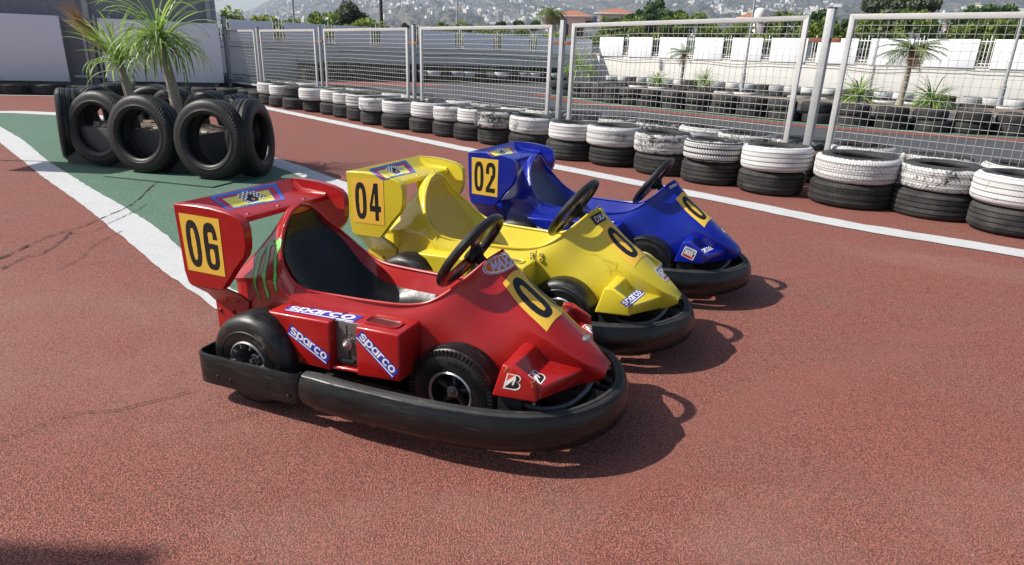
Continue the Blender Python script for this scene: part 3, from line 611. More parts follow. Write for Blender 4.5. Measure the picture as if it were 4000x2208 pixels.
def art_tray(U, V):
    b = mrect(U, V, .0, 0, 1, 1) & ~((U < .04) & (V < .05)); r = mrect(U, V, .055, .13, .945, .93); y = mrect(U, V, .15, .27, .85, .92)
    l1 = mrect(U, V, .135, .245, .865, .93)
    fx, fy = (U-.42), (V-.18); w1 = mpoly(U, V, [(.37, .22), (.52, .10), (.55, .60), (.44, .86), (.42, .80)]); w2 = mpoly(U, V, [(.52, .10), (.67, .20), (.80, .66), (.66, .60), (.55, .55)])
    chk = ((np.floor(U*34+np.sin(V*9)*.3)+np.floor(V*11+np.sin(U*20)*.3)) % 2) > .5
    drv = mell(U, V, .55, .62, .085, .20) | mell(U, V, .555, .42, .05, .11); drv2 = mell(U, V, .56, .60, .03, .08); car = mpoly(U, V, [(.44, .80), (.70, .74), (.72, .80), (.46, .88)])
    tx = mtext(U, V, 'karten rennen', .28, .95, .055, .3, .05, .1, .55/.85)
    return fill(U, (b, 0), (r, 1), (l1, 0), (y, 2), (w1 | w2, 3), ((w1 | w2) & chk, 4), (drv, 4), (drv2, 6), (car, 5), (tx, 4))
def art_max(U, V):
    e = msup(U, V, .5, .5, .5, .5, 9); i = msup(U, V, .5, .5, .45, .46, 9)
    return fill(U, (e, 0), (i & (V < .42), 1), (i & (V >= .42) & (V < .70), 2), (i & (V >= .72), 3), (mtext(U, V, 'max', .14, .66, .20, .3, .1, .1, 1.0), 0), (mtext(U, V, 'ROTAX', .16, .25, .11, .25, .05, 0, .9), 4), (mtext(U, V, 'MAX XS', .16, .88, .1, .3, .05, 0, .95), 4), (mell(U, V, .82, .25, .06, .07), 4))
def claws(U, V, grow):
    """three ragged claw marks; U, V in the survey crop's own pixels"""
    P = [[(960,150),(1000,120),(1035,160),(1010,260),(975,330),(950,420),(960,500),(945,600),(955,720),(940,800),(958,890),(960,965),(920,880),(900,760),(910,620),(905,500),(915,380),(940,280),(955,215),(900,235)],
         [(905,165),(860,175),(820,220),(800,330),(775,470),(745,600),(720,700),(745,800),(760,890),(790,950),(800,1010),(830,1035),(790,1085),(845,1040),(828,960),(790,860),(780,740),(790,620),(815,520),(840,380),(850,280),(880,225),(915,230)],
         [(800,255),(720,280),(670,320),(690,350),(655,420),(625,520),(610,640),(580,750),(600,840),(630,900),(660,980),(700,1075),(690,1010),(650,900),(632,820),(640,740),(665,640),(690,540),(715,430),(760,330)]]
    r = np.zeros(U.shape, bool)
    for q in P:
        c = np.mean(q, axis=0)
        if grow:
            for i in range(len(q)): r |= mseg(U, V, q[i], q[(i+1) % len(q)], grow)
        r |= mpoly(U, V, q)
    return r
def art_claw(U, V):
    X = 560+U*520; Y = 90+V*1030; body = claws(X, Y, 0); edge = claws(X, Y, 22)
    hi = body & claws(X+9, Y, 0) & claws(X-9, Y, 0)
    return fill(U, (edge, 0), (body, 1), (hi, 2))
def crop(x0, y0, k): return lambda *p: [(x0+a/k, y0+b/k) for a, b in p]
R1, R2, R3, R4, R7, R8 = crop(660, 680, 3.2325), crop(900, 680, 4.74), crop(1600, 820, 4.1817), crop(1900, 1180, 3.555), crop(1020, 1150, 3.468), crop(840, 900, 3.95)
Y1, Y2, Y3, Y4, B1, B2, B3, B4 = crop(1340, 580, 4.1817), crop(1340, 860, 4.1817), crop(1900, 680, 4.74), crop(2060, 950, 3.554), crop(1800, 530, 4.74), crop(2250, 580, 4.74), crop(2450, 850, 4.309), crop(1800, 760, 4.293)

def make_kart(i, col, label, num, rear_style, front_style):
    kt = Kart(); x, y, a = POSES[i]; root = empty('go_kart', (x, y, 0), a, label, 'go-kart', 'go-karts parked side by side')
    kt.root = root; kt.inv = (Matrix.Translation((x, y, 0)) @ Matrix.Rotation(a, 4, 'Z')).inverted()
    b = body_mesh(); bme = b.mesh('body', sharp=38, weld=.0004)
    parts = MB()
    pods = [sidepod(None, 1).mesh('pod', .010, 30, 3), None]
    p2 = sidepod(None, -1).mirror(); p2.v = [np.vstack(p2.v)[len(np.vstack(p2.v))//2:]]; nf = len(p2.f)//2; p2.f = [tuple(q-len(p2.v[0]) for q in f) for f in p2.f[nf:]]; p2.m = p2.m[nf:]; p2.n = len(p2.v[0]); pods[1] = p2.mesh('pod', .010, 30, 3)
    wl = []
    for q in winglet():
        wl.append(q.mesh('w', .007, 30, 3)); qm = MB().add(np.vstack(q.v)*A(1, -1, 1), [f[::-1] for f in q.f]); wl.append(qm.mesh('w', .007, 30, 3))
    bm = bmesh.new(); bm.from_mesh(bme)
    for me in pods+wl: bm.from_mesh(me)
    bm.to_mesh(bme); bm.free(); bme.set_sharp_from_angle(angle=math.radians(38))
    body = put('body', bme, col, root)
    wing = wing_mesh().build('rear_wing', col, root, sharp=34, weld=.0004)
    bcol = col if i else simple('red_bolt', (.22, .015, .013), .4)
    for px, py, pz in [(.052,-.2165,.263),(.121,-.2165,.268)]:
        q = MB().lathe([(.0005, .008), (.006, .007), (.0095, 0)], 14); q.xf(Matrix.Translation((px, py, pz)) @ Matrix.Rotation(PI/2, 4, 'X')); q.build('bolt', bcol, wing)
    for yy in (-.16, 0, .15):
        q = MB().lathe([(.0005, .004), (.006, .0035), (.009, 0)], 14); q.xf(Matrix.Translation((.19, yy, .657))); q.build('bolt', bcol, wing)
    pad = tub_rows(.010 if i == 0 else .003, .88 if i == 0 else .84, .83, 31, 9)
    if i == 0:
        k = len(pad); e = np.clip((pad[:, :, 0]-.52)/.2, 0, 1); pad[:, :, 2] += .045*e*(1-np.abs(np.linspace(-1, 1, 31))**4)[None]
        last = pad[-1].copy(); pad = np.concatenate([pad, [last+A(.012, 0, -.012), last+A(.016, 0, -.06)]])
    seat_m = PAD if i == 0 else SEATTEX[i]
    sm = MB().grid(pad)
    sm.build('seat', seat_m, root, sharp=50)
    # coin slot, cup recess
    cs = MB().box((.668, -.2945, .212), (.770, -.291, .372)); co = cs.build('coin_slot', simple('coin_plate', (.17, .155, .145), .42, .55, .25, 30), root, bevel=.001)
    MB().box((.712, -.2955, .322), (.717, -.2940, .362), 1).box((.718, -.2955, .232), (.728, -.2940, .268), 1).box((.70, -.312, .226), (.748, -.2942, .236), 0).box((.722, -.2965, .33), (.735, -.294, .337), 2).box((.732, -.297, .312), (.752, -.294, .317), 2).build('coin_tray', [DARKM, BLACK, CHROME], co, bevel=.001)
    kb = MB().lathe([(.0005, .03), (.006, .028), (.011, .022), (.012, .014), (.019, .013), (.0195, 0)], 24); kb.xf(Matrix.Translation((.722, -.294, .294)) @ Matrix.Rotation(PI/2, 4, 'X')); kb.build('knob', CHROME, co)
    sc = MB()
    for px, pz in ((.675, .366), (.764, .366), (.675, .219), (.764, .219)):
        q = MB().lathe([(.0005, .003), (.004, .0025), (.005, 0)], 10); q.xf(Matrix.Translation((px, -.2943, pz)) @ Matrix.Rotation(PI/2, 4, 'X')); sc.join(q)
    sc.build('screw', DARKM, co)
    ring = np.array([(.845+.068*np.sign(math.cos(t))*abs(math.cos(t))**.45, -.262+.032*np.sign(math.sin(t))*abs(math.sin(t))**.45, .3845) for t in np.linspace(0, 2*PI, 48, endpoint=False)])
    cup = MB(); cen = A(.845, -.262, .3845); G = [cen+(ring-cen)*s_+A(0, 0, dz) for s_, dz in ((1.02, -.003), (1.0, .004), (.90, .0045), (.84, .001), (.80, -.001), (.78, -.0013), (.4, -.0014), (.01, -.0014))]
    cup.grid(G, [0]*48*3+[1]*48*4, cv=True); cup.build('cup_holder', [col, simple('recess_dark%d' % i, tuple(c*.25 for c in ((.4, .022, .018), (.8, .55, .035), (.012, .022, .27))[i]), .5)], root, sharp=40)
    bumper_mesh().build('bumper', [BUMPER, DUSTY], root, sharp=35); guard_mesh().build('wheel_guard', BUMPER, root, sharp=35)
    for sx in (-1, 1):
        wheel_parts(root, 'wheel', .344, sx*.318, .174, .175, .14, sx, rear_style, simple('rear_rim%d%d' % (i, sx), (.20, .20, .20), .5, .5, .4, 25)); wheel_parts(root, 'wheel', 1.088, sx*.188, .162, .162, .12, sx, front_style, ALU)
    steering(root, col); chassis(root)
    # vinyls
    dg = bpy.context.evaluated_depsgraph_get(); V = []; F = []
    for me in (bme, wing.data):
        k = len(V); V += [v.co.copy() for v in me.vertices]; F += [tuple(k+q for q in pl.vertices) for pl in me.polygons]
    kt.bvh = BVHTree.FromPolygons(V, F); kt.body, kt.wing = body, wing
    def on_nose(u, v):
        a = (u*2-1)*(.093+.013*v); x = (1.190+.030*(1-abs(u*2-1)))*(1-v)+(1.368+.018*(1-abs(u*2-1)))*v
        def pt(x, s):
            P = np.array([[np.interp(x, r[:, 0], r[:, k]) for k in range(3)] for r in SKIN[0][:18]]); L = np.r_[0, np.cumsum(np.linalg.norm(np.diff(P, axis=0), axis=1))]
            return np.array([np.interp(s, L, P[:, k]) for k in range(3)])
        p = pt(x, abs(a)); n = np.cross(pt(x+.01, abs(a))-p, pt(x, abs(a)+.01)-p); n /= np.linalg.norm(n)
        if n[2] < 0: n = -n
        if a > 0: p, n = p*A(1, -1, 1), n*A(1, -1, 1)
        return Vector(p+n*.03), Vector(-n)
    decal(kt, 'number_sticker', body, 120, 120, art_number('0', num[1]), [NYEL, BLACK, simple('sticker_seam', (.25, .14, .02), .6)], place=on_nose)
    return kt
SEATTEX = {}
for _i, _c in ((1, (.62, .43, .04)), (2, (.02, .026, .12))):
    _t = NT('moulded_seat_%s' % ('yellow', 'blue')[_i-1]); _o = _t.tc()
    _t.set(col=_t.mix(_t.noise(_o, 60, 4, .7), tuple(c*.75 for c in _c), tuple(min(1, c*1.15) for c in _c)), rough=.5, coat=.1, norm=_t.bump(_t.noise(_o, 120, 4, .6), .6, .003)); SEATTEX[_i] = _t.mat
NUMM = lambda: [NYEL, BLACK, bpy.data.materials['sticker_seam']]
TRAYM = [LBLUE, MAGENTA, LYEL, WHITE, BLACK, PBLUE, PINK]
K0 = make_kart(0, RED, 'red go-kart numbered 06 with a black padded seat, the nearest of the row', '06', 'slick', 'rib')
K1 = make_kart(1, YEL, 'yellow go-kart numbered 04 parked between the red and the blue one', '04', 'slick', 'slick')
K2 = make_kart(2, BLU, 'blue go-kart numbered 02 parked closest to the tyre row', '02', 'slick', 'rib')
SP = [SBLUE, WHITE]
decal(K0, 'number_sticker', K0.wing, 120, 170, art_number('0', '6'), NUMM(), R1((122,487),(628,568),(715,1300),(250,1208)))
decal(K0, 'wing_sticker', K0.wing, 190, 90, art_tray, TRAYM, [*R1((495,290)), *R2((835,165),(1010,475)), *R1((735,455))])
decal(K0, 'sponsor_sticker', K0.body, 200, 50, art_sparco(), SP, R7((405,405),(935,830),(885,955),(358,535)), label='blue sponsor sticker behind the coin slot')
decal(K0, 'sponsor_sticker', K0.body, 200, 50, art_sparco(), SP, R7((1365,490),(1870,1040),(1780,1140),(1275,590)), label='blue sponsor sticker ahead of the coin slot')
decal(K0, 'sponsor_sticker', K0.body, 220, 60, art_sparco(), SP, R7((415,150),(1400,300),(1240,385),(300,220)), label='blue sponsor sticker on top of the side pod')
decal(K0, 'claw_sticker', K0.body, 150, 260, art_claw, [GREEND, GREENL, simple('claw_bright', (.22, .60, .10), .35, 0, .2)], R8((560,90),(1080,90),(1080,1120),(560,1120)), jump=.06)
decal(K0, 'oval_sticker', K0.body, 170, 90, art_oval, [BLACK, WHITE, ORANGE, PBLUE], R3((1130,850),(1660,655),(1790,905),(1250,1140)))
BM = [WHITE, BLACK, simple('b_red', (.70, .06, .025), .35)]
decal(K0, 'tyre_maker_sticker', K0.body, 90, 90, art_b, BM, R4((282,975),(505,1020),(470,1250),(212,1205)))
decal(K0, 'tyre_maker_sticker', K0.body, 90, 90, art_b, BM, R4((560,1020),(655,930),(850,1045),(760,1165)))
decal(K0, 'tyre_maker_sticker', K0.body, 80, 80, art_b, BM, R4((1310,350),(1375,300),(1535,385),(1490,462)))
decal(K0, 'oval_sticker', K0.body, 60, 40, lambda U, V: fill(U, (mell(U, V, .5, .5, .5, .5), 0), (mell(U, V, .5, .5, .44, .4), 1), (mtext(U, V, 'MAXXIS', .14, .66, .32, .3, .04, 0, .13/.32), 0)), [WHITE, simple('oval_grey', (.10, .09, .09), .5)], R4((1320,490),(1430,440),(1460,490),(1345,555)))
CH = [CHIP]
def chips(s, th):
    def f(U, V):
        r_ = np.random.default_rng(s); m = np.zeros(U.shape, bool)
        for _ in range(16):
            a = r_.uniform(.1, .9, 2); b = a+r_.normal(0, .10, 2); m |= mseg(U, V, a, b, r_.uniform(.02, th))
        return fill(U, (m & mell(U, V, .5, .5, .5, .5), 0))
    return f
for k, q in enumerate([((215,900),(365,900),(365,980),(215,980)), ((590,1090),(700,1090),(700,1200),(590,1200)), ((1150,50),(1250,50),(1250,120),(1150,120)), ((1500,205),(1585,205),(1585,290),(1500,290)), ((725,1270),(770,1270),(770,1340),(725,1340))]):
    decal(K0, 'paint_chip', K0.body, 40, 34, chips(k+3, .09), CH, R4(*q))
decal(K0, 'paint_chip', K0.body, 40, 40, lambda U, V: fill(U, (mline(U, V, [(.05, .95), (.35, .55), (.75, .08)], .08), 0)), CH, R7((510,845),(575,845),(575,960),(510,960)))
decal(K1, 'number_sticker', K1.wing, 120, 160, art_number('0', '4'), NUMM(), Y1((130,470),(655,515),(682,1262),(178,1200)))
decal(K1, 'wing_sticker', K1.wing, 150, 80, art_tray, TRAYM, Y1((400,345),(1020,195),(1195,390),(640,520)))
decal(K1, 'maker_sticker', K1.body, 90, 70, lambda U, V: fill(U, (U > -1, 0), (mtext(U, V, 'DXA', .22, .78, .52, .22, .05, .1, .36/.52*.85), 1), (mtext(U, V, 'D', .22, .78, .52, .12, .05, .1, .36/.52*.85), 2)), [BLACK, WHITE, PINK], Y3((1915,800),(2105,690),(2228,838),(2030,960)))
decal(K1, 'class_sticker', K1.body, 60, 90, art_max, [WHITE, SGREY, BLACK, PINK, BLACK], Y4((1752,372),(1850,275),(2020,430),(1915,542)))
decal(K1, 'sponsor_sticker', K1.body, 130, 50, art_sparco(True, 'sparco'), SP, Y4((1285,820),(1525,640),(1642,700),(1400,905)))
decal(K1, 'sponsor_sticker', K1.body, 90, 40, art_sparco(), SP, Y2((1480,840),(1790,985),(1760,1050),(1440,900)))
rv = MB()
for q in Y4((60,155),(60,215),(190,165),(190,230)):
    o, d = px_ray(K1, q); h, nn, _, _ = K1.bvh.ray_cast(o, d)
    if h is None: continue
    nn = nn if nn.dot(d) < 0 else -nn
    t = MB().lathe([(.0005, .006), (.005, .006), (.0055, .009), (.0085, .009), (.011, .004), (.012, 0)], 16, 0); t.m = [1 if k % 5 == 0 else 0 for k in range(len(t.f))]; t.xf(Matrix.Translation(h) @ nn.to_track_quat('Z', 'Y').to_matrix().to_4x4()); rv.join(t)
if rv.n: rv.build('repair_bolt', [YEL, CHROME], K1.body)
decal(K1, 'paint_crack', K1.body, 40, 120, lambda U, V: fill(U, (mline(U, V, [(.5, 0), (.62, .12), (.4, .25), (.55, .33), (.38, .45), (.5, .6), (.42, .8), (.45, 1)], .10), 0)), [simple('crack_dark', (.06, .035, .01), .8)], Y4((95,90),(145,90),(145,330),(95,330)))
decal(K1, 'paint_scratch', K1.body, 130, 130, lambda U, V: fill(U, *[(mline(U, V, q, .011), 0) for q in ([(.02, .05), (.2, .08), (.45, .28), (.72, .4)], [(.35, .28), (.5, .38), (.76, .5), (.74, .68), (.6, .72), (.58, .9)], [(.45, .48), (.55, .52), (.6, .8)], [(.76, .5), (.78, .42), (.74, .36)], [(.72, .68), (.86, .78), (.94, .92)], [(.45, .7), (.54, .76)])]), [simple('scratch_yellow', (.42, .30, .03), .6)], Y4((860,140),(1360,140),(1360,480),(860,480)))
decal(K2, 'number_sticker', K2.wing, 110, 150, art_number('0', '2'), NUMM(), B1((205,398),(697,452),(675,1140),(207,1070)))
decal(K2, 'wing_sticker', K2.wing, 140, 70, art_tray, TRAYM, B1((420,280),(930,175),(1060,325),(580,400)))
decal(K2, 'web_sticker', K2.body, 80, 26, lambda U, V: fill(U, (mrect(U, V, 0, 0, 1, 1), 0), (mtext(U, V, 'www.kart.e', .05, .72, .42, .26, .05, 0, .105/.42), 1)), [WHITE, BLACK], B2((1722,705),(1862,640),(1872,678),(1745,752)))
decal(K2, 'class_sticker', K2.body, 80, 80, art_max, [WHITE, SGREY, BLACK, SRED, BLACK], B3((980,478),(1182,562),(1105,728),(905,632)))
decal(K2, 'sponsor_sticker', K2.body, 100, 40, art_sparco(False, 'arco'), [WHITE, WHITE], B3((1225,540),(1385,478),(1460,535),(1300,612)))
decal(K2, 'round_sticker', K2.body, 50, 50, lambda U, V: fill(U, (mell(U, V, .5, .5, .5, .5), 0), (mell(U, V, .5, .5, .4, .4), 1), (mline(U, V, [(.25, .7), (.4, .3), (.55, .65), (.75, .3)], .12), 0)), [WHITE, SBLUE], B3((1560,170),(1640,130),(1710,225),(1640,280)))
decal(K2, 'sponsor_sticker', K2.body, 60, 30, art_sparco(False, 'sparco', False), [WHITE, WHITE], B4((1200,500),(1440,600),(1410,640),(1180,535)))
# ------------------------------------------------------------------ car tyres
def tyre_mat(name, paintf, pattern, dust=.3, base=.022):
    n = NT(name); o = n.tc(); xyz = n.n('SeparateXYZ', (o,)); x, y, z = xyz.outputs
    ang = n.math('ARCTAN2', y, x); r = n.math('SQRT', n.math('ADD', n.math('MULTIPLY', x, x), n.math('MULTIPLY', y, y)))
    tread = n.ramp(r, (.292, 0), (.302, 1)); rnd = n.n('ObjectInfo').outputs['Random']
    def per(v, f, w, off=0.0):   # 1 inside a groove
        fr = n.math('FRACT', n.math('ADD', n.math('MULTIPLY', v, f), off)); return n.ramp(n.math('ABSOLUTE', n.math('SUBTRACT', fr, .5)), (.5-w-.03, 0), (.5-w, 1))
    ribs = per(z, 24, .05, .5)
    if pattern == 'ribs': gr = n.math('MAXIMUM', ribs, n.math('MULTIPLY', per(n.math('ADD', n.math('MULTIPLY', ang, 12), n.math('MULTIPLY', z, 30)), 1, .05), .35))
    elif pattern == 'blocks': gr = n.math('MAXIMUM', per(z, 17, .10, .5), per(n.math('ADD', n.math('MULTIPLY', ang, 11), n.math('MULTIPLY', n.math('FLOOR', n.math('MULTIPLY', z, 17)), .5)), 1, .10))
    elif pattern == 'diag': gr = n.math('MAXIMUM', per(z, 13, .07, .5), per(n.math('ADD', n.math('MULTIPLY', ang, 10), n.math('MULTIPLY', n.math('ABSOLUTE', z), 22)), 1, .09))
    else: gr = n.math('MAXIMUM', per(n.math('ADD', z, n.math('MULTIPLY', n.math('SINE', n.math('MULTIPLY', ang, 46)), .006)), 17, .08), per(n.math('MULTIPLY', ang, 14), 1, .05))
    gr = n.math('MULTIPLY', gr, tread)
    sh = n.n('VectorMath', (o, n.n('CombineXYZ', (n.math('MULTIPLY', rnd, 37), n.math('MULTIPLY', rnd, 11), 0)).outputs[0]), operation='ADD').outputs[0]
    d = n.ramp(n.noise(sh, 6, 6, .7), (.4, 0), (.7, dust)); c = n.mix(d, (base, base, base*1.02), (.15, .14, .125))
    c = n.mix(n.math('MULTIPLY', gr, .8), c, (.008, .008, .008))
    if paintf:
        wear = n.math('ADD', n.noise(sh, 9, 7, .72), n.math('MULTIPLY', n.noise(sh, 46, 5, .7), .45))
        side = n.ramp(r, (.285, .42), (.312, 0))                      # the flat sidewall lost more of its paint
        k = n.math('SUBTRACT', n.math('ADD', wear, side), n.math('MULTIPLY', n.math('SUBTRACT', rnd, .5), .12))
        pm = n.ramp(k, (paintf-.07, 1), (paintf+.07, 0)); pm = n.math('MULTIPLY', pm, n.math('SUBTRACT', 1, n.math('MULTIPLY', gr, .95 if pattern == 'blocks' else .5)))
        wc = n.mix(n.noise(sh, 5, 5, .6), (.50, .49, .475), (.67, .67, .665)); c = n.mix(pm, c, wc)
    hgt = n.math('SUBTRACT', n.math('MULTIPLY', n.noise(o, 60, 4), .25), gr)
    n.set(col=c, rough=.75, spec=.35, norm=n.bump(hgt, .8, .008)); return n.mat
TW = [tyre_mat('painted_tyre_ribs', 0.95, 'ribs'), tyre_mat('painted_tyre_blocks', .88, 'blocks'), tyre_mat('painted_tyre_diagonal', .82, 'diag'), tyre_mat('painted_tyre_zigzag', .88, 'zig'), tyre_mat('worn_painted_tyre', .72, 'diag'), tyre_mat('painted_tyre_plain', 0.98, 'ribs')]
TB = [tyre_mat('bare_tyre_ribs', 0, 'ribs', .4), tyre_mat('bare_tyre_blocks', 0, 'blocks', .3), tyre_mat('bare_tyre_zigzag', 0, 'zig', .45), tyre_mat('bare_tyre_diagonal', 0, 'diag', .3)]
PLT = tyre_mat('planter_tyre', 0, 'ribs', .07, .007); PLT.node_tree.nodes['Principled BSDF'].inputs['Roughness'].default_value = .45
def tyre_mesh(R=.335, w=.235, rin=.20, seg=64, name='tyre'):
    h = w/2
    pr = [(rin, -h*.62), (rin-.006, -h*.80), (rin+.006, -h*.93), (rin+.03, -h), (R-.075, -h*1.02), (R-.035, -h*.95), (R-.014, -h*.82), (R-.005, -h*.68)]
    if seg > 40:
        pr[4:4] = [(rin+.034, -h*1.0), (rin+.037, -h*1.025), (rin+.041, -h*1.0)]
        for z0 in (-.56, -.19): pr += [(R-.003, h*(z0-.04)), (R-.010, h*(z0-.025)), (R-.010, h*(z0+.025)), (R-.001, h*(z0+.04))]
    else: pr += [(R, -h*.35)]
    pr = pr+[(R+.001, 0)]+[(a, -b) for a, b in pr][::-1]
    inn = [(R-.03, h*.5), (R-.022, 0), (R-.03, -h*.5)]
    P = pr+[(rin+.03, h*.80)]+inn+[(rin+.03, -h*.80)]
    return MB().lathe(P, seg, closed=True).mesh(name, sharp=55)
TYRE = [tyre_mesh(.335, .235), tyre_mesh(.325, .225), tyre_mesh(.345, .245)]
TYREF = tyre_mesh(.335, .235, seg=28)
ALLT = []
def tyre(loc, me, mat, label, group, rot=(0, 0, 0)):
    o = bpy.data.objects.new('tyre', me); C.objects.link(o); o.location = loc; o.rotation_euler = rot
    if not len(me.materials): me.materials.append(TB[0])
    o.material_slots[0].link = 'OBJECT'; o.material_slots[0].material = mat
    ALLT.append(o); return tag(o, label, 'tyre', group)
LOOKW = ['white ribbed tyre', 'white block-tread tyre', 'patchy white tyre', 'white zigzag-tread tyre', 'worn half-white tyre', 'clean white tyre']
FR = [(3.939, 5.062), (3.605, 5.626), (2.995, 5.97), (2.418, 6.47), (1.946, 6.956), (1.496, 7.429), (1.0, 7.939), (.489, 8.328), (-.02, 8.95), (-.502, 9.536), (-.882, 9.95), (-1.259, 10.28), (-1.71, 10.70), (-2.232, 11.12), (-2.723, 11.62), (-3.123, 12.17), (-3.5, 12.68), (-3.892, 13.147), (-4.392, 13.596), (-4.957, 14.061), (-5.42, 14.504), (-5.832, 14.973)]
NRM = A(.706, .708)
nb = 'near fence row'
pick_w = [5, 2, 3, 0, 1, 4, 2, 0, 3, 4, 5, 2, 0, 0, 2, 1, 3, 0, 5, 1, 0, 3]; pick_b = [0, 0, 3, 2, 0, 2, 1, 0, 1, 0, 1, 2, 0, 1, 0, 2, 1, 0, 1, 2, 0, 1]
fl = []
for i, q in enumerate(fl+FR):
    k = i
    sz = .34 if 0 <= k < 4 else .33
    c = A(*q)+NRM*.33 if k >= 0 else A(4.62, 4.95); wh = k not in (19,); me = TYRE[(k*7+1) % 3]
    who = ORD[i]
    sc_ = {2: 1.12, 1: 1.04, 4: .95}.get(k, 1.0); c = c+NRM*.33*(sc_-1)
    bt_ = tyre((c[0], c[1], .118), me, TB[pick_b[k % 22]], f'bare black tyre at the bottom of the {who} stack from the near end, fence row', 'bottom tyres along the fence', (0, 0, rng.uniform(0, 6)))
    bt_.scale = (sc_, sc_, 1); top = c+rng.normal(0, .022, 2); mt = TW[pick_w[k % 22]] if wh else TB[1]
    tyre((top[0], top[1], .355), TYRE[(k*5+2) % 3], mt, (LOOKW[pick_w[k % 22]] if wh else 'unpainted black tyre')+f' topping the {who} stack from the near end, fence row', 'top tyres along the fence', (rng.normal(0, .015), rng.normal(0, .015), rng.uniform(0, 6))).scale = (sc_*rng.uniform(.98, 1.02),)*2+(1,)
# the row behind the fence
P2 = sm([(5.6, 5.0), (4.7, 6.0), (3.65, 7.15), (2.4, 8.55), (.9, 10.1), (-.9, 11.85), (-2.7, 13.6), (-4.6, 15.45), (-6.3, 17.2)], 26)
for i, q in enumerate(P2):
    c = q+rng.normal(0, .03, 2)
    tyre((c[0], c[1], .116), TYRE[i % 3], TB[i % 4], f'bare black tyre under the {ORD[i]} stack behind the mesh fence', 'bottom tyres behind the fence', (0, 0, i))
    tyre((c[0], c[1], .350), TYRE[(i+1) % 3], TW[(4, 2, 0, 4, 3)[i % 5]], f'{LOOKW[(4, 2, 0, 4, 3)[i % 5]]} on the {ORD[i]} stack behind the mesh fence', 'top tyres behind the fence', (rng.normal(0, .02), rng.normal(0, .02), i*1.7))
# corner by the shed and along its foot
for i, q in enumerate([(-6.15, 15.75), (-6.62, 16.25), (-7.2, 16.42), (-7.8, 16.35), (-8.45, 16.3), (-9.1, 16.1), (-9.75, 15.85), (-10.4, 15.62), (-11.05, 15.4), (-11.7, 15.15), (-12.35, 14.9)]):
    tyre((q[0], q[1]+.25, .118), TYRE[i % 3], TB[(i+1) % 4], f'low black tyre at the foot of the grey shed, {ORD[i]} from the fence corner', 'tyres at the foot of the shed', (0, 0, i*2.1))
for i, q in enumerate([(-7.4, 18.6), (-8.0, 19.0), (-8.6, 19.3), (-7.0, 18.1)]):
    tyre((q[0], q[1], .118), TYREF, TB[i % 4], f'black tyre under the {ORD[i]} white topped stack beyond the corner post', 'corner stacks', (0, 0, i)); tyre((q[0], q[1], .352), TYREF, TW[(0, 3, 5, 1)[i]], f'white painted tyre topping the {ORD[i]} stack beyond the corner post', 'corner stacks', (0, 0, i))
# planter island out on the track: two courses
IP = resample(sm(isl, 200), 23)
for i, q in enumerate(IP):
    for k in (0, 1):
        c = q+rng.normal(0, .03, 2)+A(.22, .24)
        tyre((c[0], c[1], .118+.236*k), TYREF, TB[(i+k*2) % 4], f'black tyre in the {("lower", "upper")[k]} course of the track planter, {ORD[i]} from its far tip', 'tyres edging the track planter', (0, 0, i*1.3+k))
IB = resample(sm([(2.4, 23.6), (4.0, 22.0), (5.8, 20.4), (8.0, 18.9), (10.6, 17.6), (13.2, 16.9)], 100), 19)
for i, q in enumerate(IB):
    c = q+rng.normal(0, .04, 2)
    tyre((c[0], c[1], .34), TYREF, (TW+TB)[(i*3+1) % 10], f'tyre on the back edge of the track planter, {ORD[i]} from its far tip', 'tyres on the back of the planter', (0, 0, i))
# row below the bright wall and row below the shaded wall
WB = resample(np.array([(4.6, 33.4), (10.2, 27.2), (16.2, 20.7)]), 27)
for i, q in enumerate(WB):
    c = q+rng.normal(0, .05, 2); w = i % 5 != 2
    tyre((c[0], c[1], .118), TYREF, TB[i % 4], f'black tyre under the {ORD[i]} stack below the sunlit white wall, from its corner', 'bottom tyres below the sunlit wall', (0, 0, i))
    tyre((c[0], c[1], .354), TYREF, TW[(0, 5, 3, 1, 2)[i % 5]] if w else TB[2], f'{"white painted" if w else "bare black"} tyre topping the {ORD[i]} stack below the sunlit wall, from its corner', 'top tyres below the sunlit wall', (0, 0, i*2))
WL = resample(np.array([(-8.3, 26.9), (-4.0, 29.9), (2.2, 33.8)]), 22)
for i, q in enumerate(WL):
    c = q+rng.normal(0, .05, 2)
    for k in (0, 1):
        w = k == 1 and i > 7 and i % 3 != 1
        tyre((c[0], c[1], .118+.236*k), TYREF, TW[(0, 3, 1)[i % 3]] if w else TB[(i+k) % 4], f'{"white painted" if w else "black"} {("lower", "upper")[k]} tyre of the {ORD[i]} stack below the shaded wall', 'tyres below the shaded wall', (0, 0, i+k*3))
    tyre((c[0]-.36, c[1]+.56, .60), TYREF, TB[i % 4], f'black tyre raised against the shaded wall behind the {ORD[i]} stack', 'tyres against the shaded wall', (0, 0, i))

# ------------------------------------------------------------------ planter of upright tyres with two ponytail palms
PT = tyre_mesh(.380, .240, .238, 72, 'planter_tyre')
ux, un = A(.963, -.27), A(-.27, -.963)
def upright(p, nx, lean, label):
    """p: where it touches the ground (front edge), nx: outward direction of its axis"""
    nx = nx/np.linalg.norm(nx); ax = Vector((nx[0]*math.cos(lean), nx[1]*math.cos(lean), math.sin(lean)))
    q = ax.to_track_quat('Z', 'Y'); c = A(*p)-nx*.12; e = q.to_euler()
    return tyre((c[0]-nx[0]*.38*math.sin(lean), c[1]-nx[1]*.38*math.sin(lean), .382), PT, PLT, label, 'upright tyres round the planter', tuple(e))
fb = [A(-4.33, 6.63), A(-3.72, 6.32), A(-2.95, 6.11)]
upright(fb[0], un+A(.06, 0), .10, 'upright black tyre at the planter front, beside the shed end, opening in deep shade')
upright(fb[1], un+A(.06, 0), .10, 'middle one of the three upright black tyres across the planter front')
